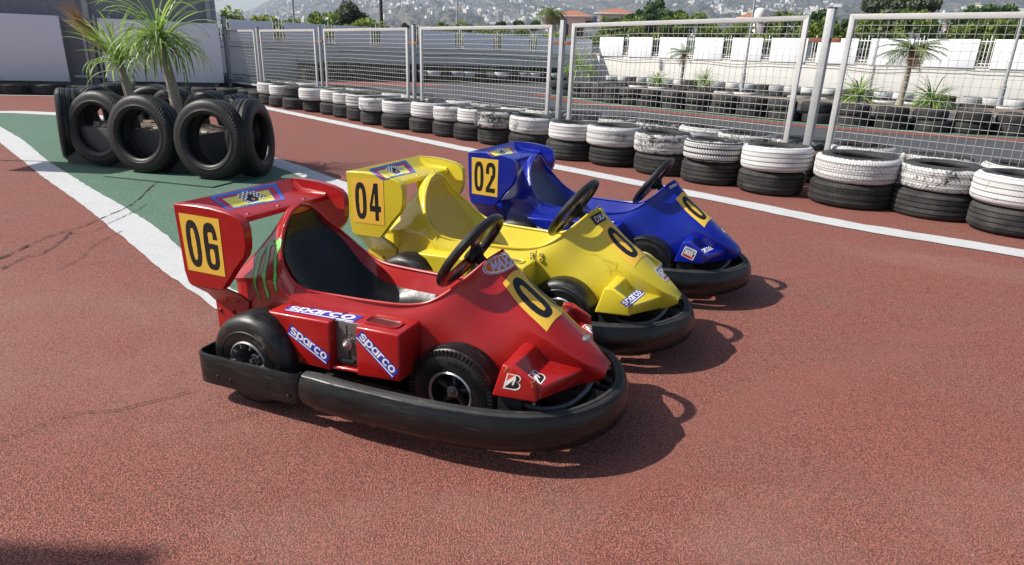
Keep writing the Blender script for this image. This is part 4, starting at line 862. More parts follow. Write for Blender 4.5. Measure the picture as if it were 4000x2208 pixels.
upright(fb[2], un+A(.08, 0), .09, 'upright black tyre at the planter front with sunlight falling through its opening')
upright(A(-2.52, 6.52), A(.93, .02), .06, 'upright black tyre showing its tread at the sunny end of the planter')
upright(A(-4.93, 6.98), A(-.83, -.55), .05, 'upright black tyre showing its tread at the shed end of the planter')
upright(A(-5.02, 7.62), A(-.9, .1), .05, 'upright tyre behind the end tyre on the shed side of the planter')
for i, (q, nx) in enumerate([((-5.12, 8.46), (-.5, .86)), ((-4.45, 8.28), (-.1, 1)), ((-3.92, 7.86), (.35, .9)), ((-3.40, 7.58), (.45, .9)), ((-2.86, 7.18), (.75, .6))]):
    upright(A(*q), A(*nx), .08, f'{ORD[i]} upright tyre of the planter back row, counted from the shed end')
bx = MB(); bc = A(-3.86, 7.02)
B_ = lambda u, v, z: (bc[0]+ux[0]*u-un[0]*v, bc[1]+ux[1]*u-un[1]*v, z)
M4 = Matrix(((ux[0], -un[0], 0, bc[0]), (ux[1], -un[1], 0, bc[1]), (0, 0, 1, 0), (0, 0, 0, 1)))
bx.box((-.84, -.42, .0), (.84, -.39, .40), 0, M4).box((-.84, .39, .0), (.84, .42, .40), 0, M4).box((-.84, -.39, 0), (-.81, .39, .40), 0, M4).box((.81, -.39, 0), (.84, .39, .40), 0, M4)
pbx = bx.build('planter_box', simple('grey_planter_board', (.035, .037, .04), .6, 0, .4, 6, .2), bevel=.004); tag(pbx, 'grey board planter box enclosed by the ring of upright black tyres', 'planter')
so = MB(); n_ = 14; gx = np.linspace(-.81, .81, n_*2); gy = np.linspace(-.39, .39, n_)
so.grid([[B_(u, v, .38+.03*rng.random()) for v in gy] for u in gx]); so.build('soil', SOIL, pbx, sharp=0)
st = MB()
for i in range(26):
    u, v, r_ = rng.uniform(-.78, .78), rng.uniform(-.37, -.12), rng.uniform(.02, .055); th = np.linspace(0, 2*PI, 8)[:-1]; c0 = np.array(B_(u, v, .40))
    st.grid([[c0+r_*s*A(math.cos(t)*rng.uniform(.8, 1.2), math.sin(t), z) for t in th] for s, z in ((.7, -.3), (1, .1), (.7, .6), (.1, .8))], cv=True)
so_ = st.build('gravel', simple('limestone', (.52, .47, .38), .9, 0, .25, 20, .3), pbx); so_['kind'] = 'stuff'
bd = MB(); bd.box((.1, -.86, .0075), (1.36, -.30, .016), 0, M4); o = bd.build('base_board', GREENCOAT, bevel=.003); tag(o, 'green painted board lying under the front tyres of the planter', 'board')
def leafmat(name, a, b, rough=.5, trans=.15):
    n = NT(name); f = n.noise(n.pos(), 9, 3); rnd = n.n('TexWhiteNoise', (n.n('VectorMath', (n.pos(),), operation='FLOOR').outputs[0],)).outputs[0]
    n.set(col=n.mix(f, a, b), rough=rough, spec=.4); n.b.inputs['Transmission Weight'].default_value = 0
    tr = n.n('BsdfTranslucent', {'Color': n.mix(f, tuple(min(1, q*1.5) for q in a), tuple(min(1, q*1.5) for q in b))}); mx = n.n('MixShader', (trans, n.b.outputs[0], tr.outputs[0]))
    n.t.links.new(mx.outputs[0], n.t.nodes['Material Output'].inputs[0]); return n.mat
PONY = [leafmat('ponytail_green', (.11, .22, .035), (.22, .36, .075), .42, .3), leafmat('ponytail_light', (.30, .42, .09), (.46, .55, .18), .45, .35), leafmat('ponytail_dark', (.05, .12, .02), (.10, .19, .04), .45, .25)]
DRYF = leafmat('dry_frond', (.30, .17, .07), (.42, .27, .12), .8, .2)
TRUNKM = simple('grey_bark', (.30, .26, .20), .9, 0, .35, 25, .5, 50)
def blade(m, p, az, el, L, w, droop, seg=9, mat=0, twist=0):
    """a strap leaf that starts at elevation el and bends down by droop over its length"""
    d = L/seg; P = []; q = np.array(p, float); e = el; a = az
    for i in range(seg+1):
        P.append(q.copy()); e -= droop*(.3+1.4*(i/seg)**.8)/seg; e = max(e, -1.5); a += twist/seg; q = q+d*A(math.cos(e)*math.cos(a), math.cos(e)*math.sin(a), math.sin(e))
    s = A(-math.sin(az), math.cos(az), 0); W_ = w*np.array([.75]+[1]*(seg-2)+[.6, .08])[:seg+1]
    L_, R_ = [], []
    for pt, ww in zip(P, W_): L_.append(pt+s*ww/2+A(0, 0, ww*.25)); R_.append(pt-s*ww/2+A(0, 0, ww*.25))
    m.grid(np.stack([L_, P, R_], 1), mat)
def ponytail(loc, h, nl, L, label, lean, dry, up=0):
    r = empty('ponytail_palm', loc, 0, label, 'plant', None)
    t = spline([(0, 0, -.42), (lean[0]*.1, lean[1]*.1, -.1), (lean[0]*.4, lean[1]*.4, h*.4), (lean[0], lean[1], h)], 20)
    MB().tube(t, np.r_[.12, .115, .10, np.linspace(.075, .034, 17)], 12).build('trunk', TRUNKM, r)
    m = MB(); tip = t[-1]
    for i in range(nl):
        el = math.asin(rng.uniform(.45, .99) if rng.random() < up else rng.uniform(-.12, .99)); a = rng.uniform(0, 2*PI); k = 1 if rng.random() < .3 else (2 if el < .2 and rng.random() < .5 else 0)
        ln = L*rng.uniform(.65, 1.15)*(1.25 if el > .8 else 1); blade(m, tip+A(0, 0, rng.uniform(-.12, .05)), a, el, ln, rng.uniform(.011, .020), rng.uniform(.6, 1.9)*(1.45 if el < .75 else 1-.45*up), 10, k, rng.normal(0, .25))
    m.build('foliage', PONY, r, sharp=0)
    if dry:
        m = MB()
        for (a, e, L0, nn, dr) in dry:
            for i in range(nn): blade(m, tip+A(0, 0, -.05), a+rng.normal(0, .07), e+rng.normal(0, .055), L0*rng.uniform(.6, 1.05), .014, dr+rng.normal(0, .15), 8)
        m.build('dry_frond', DRYF, r, sharp=0)
    return r
ponytail((-4.24, 7.32, .40), .66, 120, .48, 'ponytail palm with browned fronds in the tyre planter', (-.13, .03), [(2.80, .70, .95, 70, .06), (.15, .85, .55, 34, .15)], .82)
ponytail((-3.62, 7.06, .40), .90, 190, .62, 'taller lush ponytail palm in the tyre planter', (-.13, .04), [(.3, -.3, .35, 12, 1.0)])

# ------------------------------------------------------------------ mesh fence
FD = A(-.7079, .7063)
def fence_panel(a, b, zt, zb, label, near):
    a, b = A(*a), A(*b); L = np.linalg.norm(b-a); ang = math.atan2(*(b-a)[::-1])
    r = empty('mesh_fence', (a[0], a[1], 0), ang, label, 'fence', 'mesh panels of the fence')
    fw = .052; m = MB(); za, zc = zt
    f = lambda x: za+(zc-za)*x/L
    m.add([(0, -.02, zb), (fw, -.02, zb), (fw, -.02, f(fw)-fw), (0, -.02, f(0)), (0, .02, zb), (fw, .02, zb), (fw, .02, f(fw)-fw), (0, .02, f(0))], [(0, 1, 2, 3), (7, 6, 5, 4), (0, 4, 5, 1), (1, 5, 6, 2), (2, 6, 7, 3), (3, 7, 4, 0)])
    m.add([(L-fw, -.02, zb), (L, -.02, zb), (L, -.02, f(L)), (L-fw, -.02, f(L)-fw), (L-fw, .02, zb), (L, .02, zb), (L, .02, f(L)), (L-fw, .02, f(L)-fw)], [(0, 1, 2, 3), (7, 6, 5, 4), (0, 4, 5, 1), (1, 5, 6, 2), (2, 6, 7, 3), (3, 7, 4, 0)])
    m.add([(0, -.0205, f(0)), (L, -.0205, f(L)), (L-fw, -.0205, f(L)-fw), (fw, -.0205, f(0)-fw), (0, .0205, f(0)), (L, .0205, f(L)), (L-fw, .0205, f(L)-fw), (fw, .0205, f(0)-fw)], [(0, 3, 2, 1), (4, 5, 6, 7), (0, 1, 5, 4), (2, 3, 7, 6), (1, 2, 6, 5), (0, 4, 7, 3)])
    m.box((fw, -.018, zb), (L-fw, .018, zb+.04)); m.build('frame', FRAMEP, r, bevel=.003)
    w = MB(); rad = .0021 if near else .0026; nx = int(L/.072)
    for i in range(1, nx):
        x = L*i/nx+rng.normal(0, .002); w.tube([(x, .004, zb+.03), (x+rng.normal(0, .004), .004, (zb+f(x))/2), (x, .004, f(x)-.02)], rad, 5, cap=False)
    k = 0; z = zb+.05
    while z < min(za, zc)-.03:
        sag = rng.normal(0, .004); w.tube([(fw/2, -.002, z), (L*.33, -.002, z+sag), (L*.66, -.002, z-sag*.6), (L-fw/2, -.002, z+(zc-za))], rad*1.1, 5, cap=False); z += .074
    w.build('wire_mesh', WIRE, r, sharp=0)
    s = MB()
    for x in np.linspace(.2, L-.2, 10):
        q = MB().lathe([(.0005, .003), (.005, .002), (.006, 0)], 8); q.xf(Matrix.Translation((x, -.0205, f(x)-fw/2)) @ Matrix.Rotation(PI/2, 4, 'X')); s.join(q)
    s.build('screw', RUST, r)
    return r
def fence_post(p, zt, label, rusty, arms=(.12, .12), w=.055):
    ang = math.atan2(FD[1], FD[0]); r = empty('fence_post', (p[0], p[1], 0), ang, label, 'fence post', 'posts of the mesh fence')
    MB().box((-w/2, -w/2, 0), (w/2, w/2, zt)).build('post', GALV, r, bevel=.003)
    MB().box((-w/2-.002, -w/2-.002, zt), (w/2+.002, w/2+.002, zt+.012)).build('cap', DARKM, r, bevel=.002)
    b = MB()
    for z in (zt-.30, .36): b.box((-w/2-arms[0], -.018, z-.022), (-w/2, .018, z+.022)).box((w/2, -.018, z-.022), (w/2+arms[1], .018, z+.022))
    b.build('bracket', RUST, r, bevel=.002)
    if rusty: MB().box((-w/2-.003, -w/2-.003, zt-.27), (w/2+.003, -w/2+.01, zt-.02)).build('rust_patch', RUST, r, bevel=.001)
    return r
fence_panel((5.62, 4.67), (3.291, 6.997), (1.742, 1.752), .33, 'grey mesh fence panel nearest the camera, beyond the tallest post', True)
fence_panel((3.005, 7.283), (.712, 9.571), (1.745, 1.688), .33, 'widest grey mesh panel, in front of the sunlit white wall', True)
fence_panel((.448, 9.836), (-1.76, 12.036), (1.674, 1.655), .31, 'mesh fence panel between the two rust-stained posts', True)
fence_panel((-2.02, 12.295), (-4.133, 14.404), (1.646, 1.628), .29, 'mesh fence panel next along from the rusty post, ahead of the tyre corner', False)
fence_panel((-4.397, 14.667), (-6.298, 16.562), (1.627, 1.615), .29, 'mesh fence panel in shade at the far end, behind the tyre planter', False)
fence_panel((-6.52, 16.78), (-7.72, 17.98), (1.615, 1.615), .29, 'shortest mesh panel, ending at the tall corner post by the shed', False)
fence_post((3.157, 7.132), 1.806, 'tallest speckled galvanised post with rusty brackets, nearest in the fence', False, (.10, .14), .075)
fence_post((.587, 9.694), 1.735, 'galvanised post with a dark rusty upper half, between the two long panels', True, (.12, .12), .065)
fence_post((-1.901, 12.177), 1.692, 'galvanised post with rust streaks at its foot, midway along the fence', True, (.10, .12))
fence_post((-4.262, 14.53), 1.68, 'thin galvanised post beside the shaded far panel', False, (.10, .14), .05)
fence_post((-6.40, 16.665), 1.661, 'grey post dividing the shaded far panel from the short one', False, (.07, .07), .07)
fence_post((-7.80, 18.06), 1.955, 'tall dark corner post where the fence meets the grey shed', False, (.06, .06), .08)

# out of the frame on the sun side: what throws the two soft shadows at the picture's edge
r = empty('shade_canopy', (-8.2, -.9, 0), 0, 'high flat canopy on posts whose soft shadow reaches the near corner', 'canopy')
MB().box((-2, -2.1, 5.0), (1.92, 2.21, 5.12)).build('roof', GALV, r, bevel=.01)
for x_ in (-1.9, 1.9):
    for y_ in (-2.0, 2.15): MB().tube([(x_, y_, 0), (x_, y_, 5.0)], .045, 10).build('post', GALV, r)
r = empty('pole_sign', (-7.4, 6.84, 0), 0, 'plain sign plate on a thin pole near the green strip', 'sign')
MB().tube([(0, 0, 0), (0, 0, 3.35)], .022, 10).build('pole', GALV, r); MB().box((-.01, -.56, 2.25), (.01, -.02, 3.3)).build('sign_plate', FRAMEP, r, bevel=.003)
# ------------------------------------------------------------------ grey shed with white boards
SHED = NT('dark_grey_cladding'); _p = SHED.tc(); _x = SHED.n('SeparateXYZ', (_p,)).outputs[0]
_w = SHED.math('FRACT', SHED.math('MULTIPLY', _x, 5.2)); SHED.set(col=SHED.mix(SHED.noise(_p, 2, 5), (.20, .205, .225), (.25, .258, .28)), rough=.7, norm=SHED.bump(SHED.ramp(_w, (.0, 0), (.2, 1), (.5, 1), (.7, 0)), .35, .02)); SHED = SHED.mat
BOARD = NT('white_board'); _p = BOARD.tc(); BOARD.set(col=BOARD.mix(BOARD.noise(_p, 1.4, 5), (.80, .805, .83), (.84, .845, .865)), rough=.45, spec=.4); BOARD = BOARD.mat
sd = A(.93, .37)/np.hypot(.93, .37); s0 = A(-12.16, 15.80); sang = math.atan2(sd[1], sd[0])
def on_shed(u): return s0+sd*u
shed = empty('grey_shed', (*(s0+A(-.37, .93)*.32), 0), sang, 'dark grey clad shed behind the white boards and the tyre planter', 'shed')
MB().box((-4.5, 0, 0), (4.58, 4.0, 2.95)).build('wall', SHED, shed, bevel=.01)
MB().box((-4.6, -.08, 2.95), (4.66, 4.1, 3.05)).build('roof', GALV, shed, bevel=.01)
pm = MB()
for u in (1.75, 2.02, 2.35, 2.68): pm.box((u-.025, -.30, .1), (u+.025, -.25, 1.80))
pm.box((1.4, -.24, 1.62), (2.9, -.20, 1.68)); pm.box((1.4, -.24, .36), (2.9, -.20, .42)); pm.box((1.78, -.10, 0), (1.90, -.02, 2.9)); pm.build('rail_frame', GALV, shed, bevel=.004)
MB().box((4.50, -.09, 0), (4.60, -.005, 2.95)).build('corner_trim', GALV, shed, bevel=.004)
def board_on(u0, u1, z0, z1, label):
    a = on_shed(u0); r = MB().box((0, -.02, z0), (u1-u0, .01, z1)).build('white_board', BOARD, None, bevel=.003); r.location = (a[0], a[1], 0); r.rotation_euler = (0, 0, sang)
    tag(r, label, 'board', 'white boards on the shed'); s = MB()
    for x in (.03, (u1-u0)*.36, (u1-u0)*.68, u1-u0-.03):
        for z in (z0+.04, z1-.04):
            q = MB().lathe([(.0005, .008), (.009, .006), (.011, 0)], 8); q.xf(Matrix.Translation((x, -.02, z)) @ Matrix.Rotation(PI/2, 4, 'X')); s.join(q)
    s.build('bolt', DARKM, r)
board_on(-3.0, 1.31, .27, 1.755, 'large shaded white board on the shed, at the frame edge')
board_on(2.10, 4.76, .30, 1.745, 'shaded white board on the shed behind the ponytail palms')

# ------------------------------------------------------------------ boundary walls with boards and railings
PLASTER = NT('white_plaster'); _p = PLASTER.pos(); _z = PLASTER.n('SeparateXYZ', (_p,)).outputs[2]
_c1 = PLASTER.mix(PLASTER.noise(_p, .8, 6, .65), (.56, .54, .50), (.66, .64, .605)); _st = PLASTER.ramp(PLASTER.noise(PLASTER.n('Mapping', {'Vector': _p, 'Scale': (3, 3, .35)}).outputs[0], 2.5, 5, .7), (.52, 0), (.75, .45))
PLASTER.set(col=PLASTER.mix(_st, _c1, (.38, .35, .31)), rough=.9, norm=PLASTER.bump(PLASTER.noise(_p, 30, 5), .25, .01)); PLASTER = PLASTER.mat
STONE = simple('tan_rubble', (.34, .25, .15), .95, 0, .5, 9, .6, 22)
def boundary(P0, P1, z_w, z_t, edges, label, lname, gname, nrm):
    P0, P1 = A(*P0), A(*P1); d = (P1-P0); L = np.linalg.norm(d); d /= L; ang = math.atan2(d[1], d[0])
    w = MB().box((-.1, 0, 0), (L, .22, z_w)); o = w.build('boundary_wall', PLASTER, None, bevel=.01); o.location = (*P0, 0); o.rotation_euler = (0, 0, ang); tag(o, label, 'wall')
    MB().box((-.1, -.025, z_w), (L, .245, z_w+.05)).build('coping', PLASTER, o, bevel=.008)
    for i, (a, b) in enumerate(edges):
        q = MB().box((0, -.045, z_w-.02), (b-a, -.02, z_t)).build('white_board', BOARD, None, bevel=.003); p = P0+d*a; q.location = (p[0], p[1], 0); q.rotation_euler = (0, 0, ang)
        tag(q, f'{ORD[i]} white board on the {lname}, counted from {gname}', 'board', f'white boards on the {lname}')
        if i+1 < len(edges):
            c = edges[i+1][0]; g_ = c-b; p = P0+d*b; r = empty('railing', (p[0], p[1], 0), ang, f'white bar railing in the gap beyond the {ORD[i]} board of the {lname}', 'railing', f'railings on the {lname}')
            m = MB(); nb_ = max(2, int(g_/.11))
            for k in range(nb_): x = g_*(k+.5)/nb_; m.box((x-.012, .05, z_w+.05), (x+.012, .074, z_t+(.12 if k == nb_//2 else .02)))
            m.build('bar', WHITE, r, bevel=.002); [MB().box((.0, .052, z_), (g_, .072, z_+.03)).build('rail', WHITE, r, bevel=.002) for z_ in (z_w+.12, z_t-.08)]
    return ang, d
cor = A(4.05, 36.6)
dr = A(.674, -.739)
re = [.03]; 
def k15(z): return 1.25+(z-1.25)*1.15
base = A(4.231, 30.695)
ux_ = [(3.294, 4.231), (4.438, 5.299), (5.553, 6.445), (6.716, 7.585), (7.85, 8.693), (8.935, 9.838), (10.10, 11.0), (11.288, 12.13), (12.40, 13.344), (13.61, 14.55), (14.8, 15.7)]
edges_r = [((a*1.15-cor[0]+.28)/.674, (b*1.15-cor[0]+.28)/.674) for a, b in ux_]; off0 = edges_r[0][0]; edges_r = [(a-off0+.25, b-off0+.25) for a, b in edges_r]
boundary(cor, cor+dr*24, k15(1.37), k15(2.17), edges_r, 'sunlit white plaster wall beyond the track with white boards above', 'sunlit wall', 'the wall corner', None)
dl = A(-.838, -.546)
def left_u(x): return (cor[0]-x)/.838
edges_l = [(left_u(a), left_u(b)) for a, b in [(3.75, .807), (.39, -.952), (-1.342, -2.691), (-3.085, -4.43), (-4.80, -6.132), (-6.525, -7.855), (-8.20, -9.554), (-9.957, -11.3), (-11.7, -13.2), (-13.6, -15.2)]]
# this wall is built from its far end so that its face looks at the track
PL = cor+dl*24
boundary(PL, cor-dl*.0, 1.40, 2.17, sorted([(24-b, 24-a) for a, b in edges_l]), 'long shaded white wall beyond the track with grey-white boards above', 'shaded wall', 'the shed end', None)
def cable(P0, d, L, n, z, label):
    pts = []
    for u in np.linspace(.5, L, 120): pts.append((*(np.array(P0)+d*u+n*.09), z-.10*abs(math.sin(u*.55))**.6+.03*math.sin(u*2.1)))
    tag(MB().tube(pts, .012, 5).build('cable', DARKM, sharp=0), label, 'cable')
cable(cor, dr, 23, A(-.739, -.674), 1.33, 'thin dark cable sagging along the sunlit wall under its boards')
cable(PL, -dl, 23, A(.546, -.838), 1.22, 'thin dark cable sagging along the shaded wall under its boards')
# ------------------------------------------------------------------ foliage
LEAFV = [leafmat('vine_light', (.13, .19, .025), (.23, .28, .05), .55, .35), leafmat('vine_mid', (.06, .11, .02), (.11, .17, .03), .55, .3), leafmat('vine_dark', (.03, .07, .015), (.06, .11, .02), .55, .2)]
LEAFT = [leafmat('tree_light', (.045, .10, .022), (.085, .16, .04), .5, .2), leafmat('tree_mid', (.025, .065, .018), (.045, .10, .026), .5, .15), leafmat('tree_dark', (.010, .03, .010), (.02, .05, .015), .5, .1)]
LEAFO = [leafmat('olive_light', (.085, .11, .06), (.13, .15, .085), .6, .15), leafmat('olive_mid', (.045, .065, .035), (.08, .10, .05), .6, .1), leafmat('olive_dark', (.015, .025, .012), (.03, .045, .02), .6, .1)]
DRYU = leafmat('dry_undergrowth', (.26, .19, .085), (.40, .31, .15), .8, .2)
def leaves(m, cs, rad, n, size, mats=3):
    """n leaf quads scattered in clumps cs (centre, radius)"""
    cs = np.array(cs, float); W_ = cs[:, 3]**2; W_ /= W_.sum(); pick = rng.choice(len(cs), n, p=W_); d = rng.normal(size=(n, 3)); d /= np.linalg.norm(d, axis=1)[:, None]
    P = cs[pick, :3]+d*(cs[pick, 3]*rng.uniform(.35, 1.08, n)**.6)[:, None]*A(*rad)
    a = rng.normal(size=(n, 3)); a /= np.linalg.norm(a, axis=1)[:, None]; b = np.cross(a, rng.normal(size=(n, 3))); b /= np.linalg.norm(b, axis=1)[:, None]
    s = size*rng.uniform(.6, 1.4, n)[:, None]; V = np.stack([P-a*s*.5, P+b*s*.3, P+a*s*.5, P-b*s*.3], 1).reshape(-1, 3)
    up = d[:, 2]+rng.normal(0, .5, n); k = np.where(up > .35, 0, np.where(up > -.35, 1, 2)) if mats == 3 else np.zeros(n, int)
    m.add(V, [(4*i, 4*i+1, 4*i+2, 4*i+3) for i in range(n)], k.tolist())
def hedge(P0, P1, z0, z1, depth, n, label):
    P0, P1 = A(*P0), A(*P1); d = P1-P0; L = np.linalg.norm(d); d /= L; nn = A(-d[1], d[0]); cs = []
    for u in np.arange(0, L, .45):
        for k in range(3):
            p = P0+d*(u+rng.normal(0, .2))+nn*rng.uniform(-.5, .5)*depth; z = z0+(z1-z0)*rng.uniform(.1, .95)*(.88+.12*math.sin(u*1.3)+.1*rng.normal()); cs.append((p[0], p[1], z, rng.uniform(.28, .5)))
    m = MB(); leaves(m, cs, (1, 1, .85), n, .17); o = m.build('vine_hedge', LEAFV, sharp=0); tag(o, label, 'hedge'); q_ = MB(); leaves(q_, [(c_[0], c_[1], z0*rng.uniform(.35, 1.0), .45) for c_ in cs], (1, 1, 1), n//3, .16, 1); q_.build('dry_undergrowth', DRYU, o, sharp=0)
    s = MB()
    for u in np.arange(.4, L, 1.1):
        p = P0+d*u; s.tube([(p[0], p[1], 0), (p[0]+.05, p[1], (z0+z1)/2), (p[0]-.05, p[1]+.1, z1-.2)], .03, 5)
    s.build('stem', simple('vine_stem', (.12, .08, .05), .9), o)
hb = A(.739, .674)
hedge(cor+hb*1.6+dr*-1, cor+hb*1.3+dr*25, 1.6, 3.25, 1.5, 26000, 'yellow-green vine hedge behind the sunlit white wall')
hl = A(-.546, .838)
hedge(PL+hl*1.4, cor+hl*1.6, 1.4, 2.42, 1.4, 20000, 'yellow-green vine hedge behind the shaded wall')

def tree(loc, h, cr, mats, label, n=3500, size=.25, kind='broadleaf_tree', group=None, clumps=12, rad=(1, 1, .85), trunk=.16):
    r = empty(kind, loc, 0, label, 'tree', group); cs = []
    for i in range(clumps):
        a = rng.uniform(0, 6.28); q = cr*math.sqrt(rng.random())*.72; z = h-cr*rad[2]*rng.uniform(.35, 1.45)*(1 if h > 2*cr else .8); cs.append((q*math.cos(a), q*math.sin(a), max(z, .4), cr*rng.uniform(.28, .5)))
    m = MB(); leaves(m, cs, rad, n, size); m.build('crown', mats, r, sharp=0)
    t = MB(); top = h-cr*.7; t.tube(spline([(0, 0, 0), (.05, .03, top*.5), (-.04, .05, top)], 10), np.linspace(trunk, trunk*.5, 10), 8)
    for q in cs[:5]: t.tube(spline([(0, 0, top*.75), (q[0]*.5, q[1]*.5, (top+q[2])/2), q[:3]], 6), np.linspace(trunk*.4, .02, 6), 6)
    t.build('trunk', TRUNKM, r); return r
def at(x, y, dist):
    """ground point and height of a survey pixel (2576 px wide frame) at a given distance"""
    d = RC.T @ A((x*4000/2576-2000)/F_PX, (y*4000/2576-1104)/F_PX, 1); t = dist/math.hypot(d[0], d[1]); return d[0]*t, d[1]*t, CAM_H+d[2]*t
def tree_px(x, ytop, half, dist, mats, label, **k):
    X, Y, z = at(x, ytop, dist); cr = half/1616*dist; return tree((X, Y, -.3), z+.3, cr, mats, label, **k)
tree_px(880, 6, 47, 36, LEAFO, 'round olive tree standing behind the shaded wall', n=9000, size=.16, kind='olive_tree', clumps=26, rad=(1, 1, 1.0))
tree_px(787, 28, 26, 36, LEAFT, 'small dark bush behind the shaded wall, beside the olive tree', n=3000, size=.16, clumps=12)
tree_px(1640, 2, 38, 62, LEAFT, 'tall dark tree rising beside the tiled roofs', n=6000, size=.34, clumps=22, rad=(.8, .8, 1.5))
tree_px(1600, 34, 44, 60, LEAFT, 'broad dense green tree in front of the larger tiled house', n=7000, size=.30, clumps=22)
tree_px(1690, 22, 46, 60, LEAFT, 'broad dense green tree next to the tall dark tree', n=7000, size=.30, clumps=22)
tree_px(1560, 46, 34, 58, LEAFT, 'low green tree under the tiled roof', n=3500, size=.28)
tree_px(2072, 18, 26, 60, LEAFT, 'dark slender tree behind the tallest fence post', n=3500, size=.28, rad=(.9, .9, 1.2))
tree_px(2270, -10, 64, 60, LEAFO, 'big dark spreading pine above the sunlit wall', n=10000, size=.32, kind='pine_tree', clumps=26, rad=(1, 1, .55))
tree_px(2500, 8, 46, 60, LEAFT, 'rounded green tree beyond the nearest mesh panel', n=6000, size=.28, clumps=20)
tree_px(2430, 40, 40, 55, LEAFT, 'low green tree beside the rounded one, over the wall', n=3500, size=.28)
tree_px(2560, 40, 46, 50, LEAFT, 'dense green tree at the frame edge over the wall', n=4500, size=.28, clumps=16)
for k_, (x_, y_, h_) in enumerate([(1020, 60, 12), (1110, 56, 16), (1180, 62, 14), (1255, 54, 15), (1310, 52, 16), (1345, 48, 16), (1930, 58, 16), (2130, 50, 14), (2180, 48, 15)]):
    tree_px(x_, y_, h_, 75, LEAFT if k_ % 2 else LEAFO, f'{ORD[k_]} small distant tree beyond the wall, counted from the olive tree', n=1200, size=.3, group='small trees beyond the wall', clumps=8)
def palm(loc, h, L, nf, label, mats, trunk=.14, group=None, droop=1.5, dry=6):
    r = empty('palm_tree', loc, 0, label, 'palm tree', group); t = spline([(0, 0, 0), (.04*h, .02*h, h*.5), (.02*h, 0, h)], 12)
    MB().tube(t, np.r_[trunk*1.5, trunk*1.2, np.linspace(trunk, trunk*.7, 10)], 10).build('trunk', TRUNKM, r); m = MB(); tip = t[-1]
    def frond(a, e, ln, dr, k):
        q = tip.copy(); el = e; P = []
        for i in range(9): P.append(q.copy()); el -= dr/9; q = q+ln/9*A(math.cos(el)*math.cos(a), math.cos(el)*math.sin(a), math.sin(el))
        m.tube(P, np.linspace(.018, .005, 9)*L, 4, k); s = A(-math.sin(a), math.cos(a), 0)
        for i in range(1, 9):
            for sg in (-1, 1):
                for f in (0, .5):
                    b = P[i-1]*(1-f)+P[i]*f; tg = (P[i]-P[i-1]); tg /= np.linalg.norm(tg); lf = ln*.30*(1-.5*abs(i/9-.4)); e1 = b+lf*(s*sg*.75+tg*.6)+A(0, 0, -.28*lf+rng.normal(0, .05)*lf); w_ = tg*lf*.07
                    m.add([b-w_, b+w_, e1], [(0, 1, 2)], k)
    for i in range(nf): frond(rng.uniform(0, 6.28), math.asin(rng.uniform(-.1, .95)), L*rng.uniform(.8, 1.1), droop*rng.uniform(.8, 1.2), int(rng.integers(0, 2)))
    for i in range(dry): frond(rng.uniform(0, 6.28), rng.uniform(-.9, -.3), L*rng.uniform(.5, .8), .8, 2)
    m.build('foliage', mats, r, sharp=0); return r
PALM = [leafmat('palm_green', (.06, .12, .025), (.12, .19, .05), .5, .25), leafmat('palm_olive', (.14, .18, .05), (.22, .25, .08), .5, .25), DRYF]
X, Y, z = at(1383, 22, 58); palm((X, Y, -.3), z, 2.0, 34, 'bushy palm tree beside the smaller tiled house', PALM, .3, None, 2.0, 10)
X, Y, z = at(1962, 32, 62); palm((X, Y, -.3), z, 1.3, 16, 'wind-blown palm beyond the sunlit wall, the shorter of two', PALM, .16); X, Y, z = at(1982, 24, 64); palm((X, Y, -.3), z, 1.4, 16, 'taller wind-blown palm beyond the sunlit wall', PALM, .16)
z3 = lambda x, y: (2100*.644+x*.3, y*.3)
z4 = lambda x, y: (3000*.644+x*.4302, y*.4302)
z2 = lambda x, y: (515.2+x*.35, y*.35)
def on_ground(x, y, z=0):
    d = RC.T @ A((x*4000/2576-2000)/F_PX, (y*4000/2576-1104)/F_PX, 1); t = (z-CAM_H)/d[2]; return d[0]*t, d[1]*t
SO = sheet('planter_bed', np.vstack([offs(isl, -.25, 60), sm([(12.9, 16.6), (10.6, 17.3), (8.0, 18.6), (5.8, 20.1), (4.0, 21.7), (2.4, 23.3)], 40)]), .40, SOIL)
X, Y = on_ground(*z4(765, 615), .42); d_ = math.hypot(X, Y); palm((X, Y, .40), at(*z4(815, 290), d_)[2]-.40, .85, 26, 'young palm with a tall trunk on the track planter, drooping dry fronds', PALM, .07, None, .95, 7)
X, Y = on_ground(*z3(1195, 710), .42); d_ = math.hypot(X, Y); palm((X, Y, .40), at(*z3(1215, 450), d_)[2]-.40, .75, 10, 'thin palm with wind-blown fronds on the far part of the track planter', PALM, .06, None, 1.0, 6)
def yucca(px, ytop, label, n=70, w=.03):
    X, Y = on_ground(*px, .42); d = math.hypot(X, Y); h = at(px[0], ytop, d)[2]-.40; r = empty('yucca_plant', (X, Y, .40), 0, label, 'plant'); m = MB()
    for i in range(n): blade(m, (0, 0, h*.18), rng.uniform(0, 6.28), math.asin(rng.uniform(-.2, 1)), h*rng.uniform(.55, .95), w, rng.uniform(.4, 1.6), 7, int(rng.integers(0, 3)))
    m.build('foliage', PONY, r, sharp=0); MB().tube([(0, 0, -.05), (0, 0, h*.1), (.01, 0, h*.22)], [.08, .06, .045], 8).build('trunk', TRUNKM, r)
yucca(z4(520, 600), z4(0, 390)[1], 'grassy yucca on the track planter beside the near palm trunk', 110)
yucca(z4(950, 630), z4(0, 415)[1], 'widest spiky yucca on the track planter', 150)
yucca(z3(1005, 705), z3(0, 545)[1], 'small yucca on the planter beside the thin palm', 90)
yucca(z3(1405, 705), z3(0, 535)[1], 'upright yucca on the planter between thin palm and lamp post', 90)
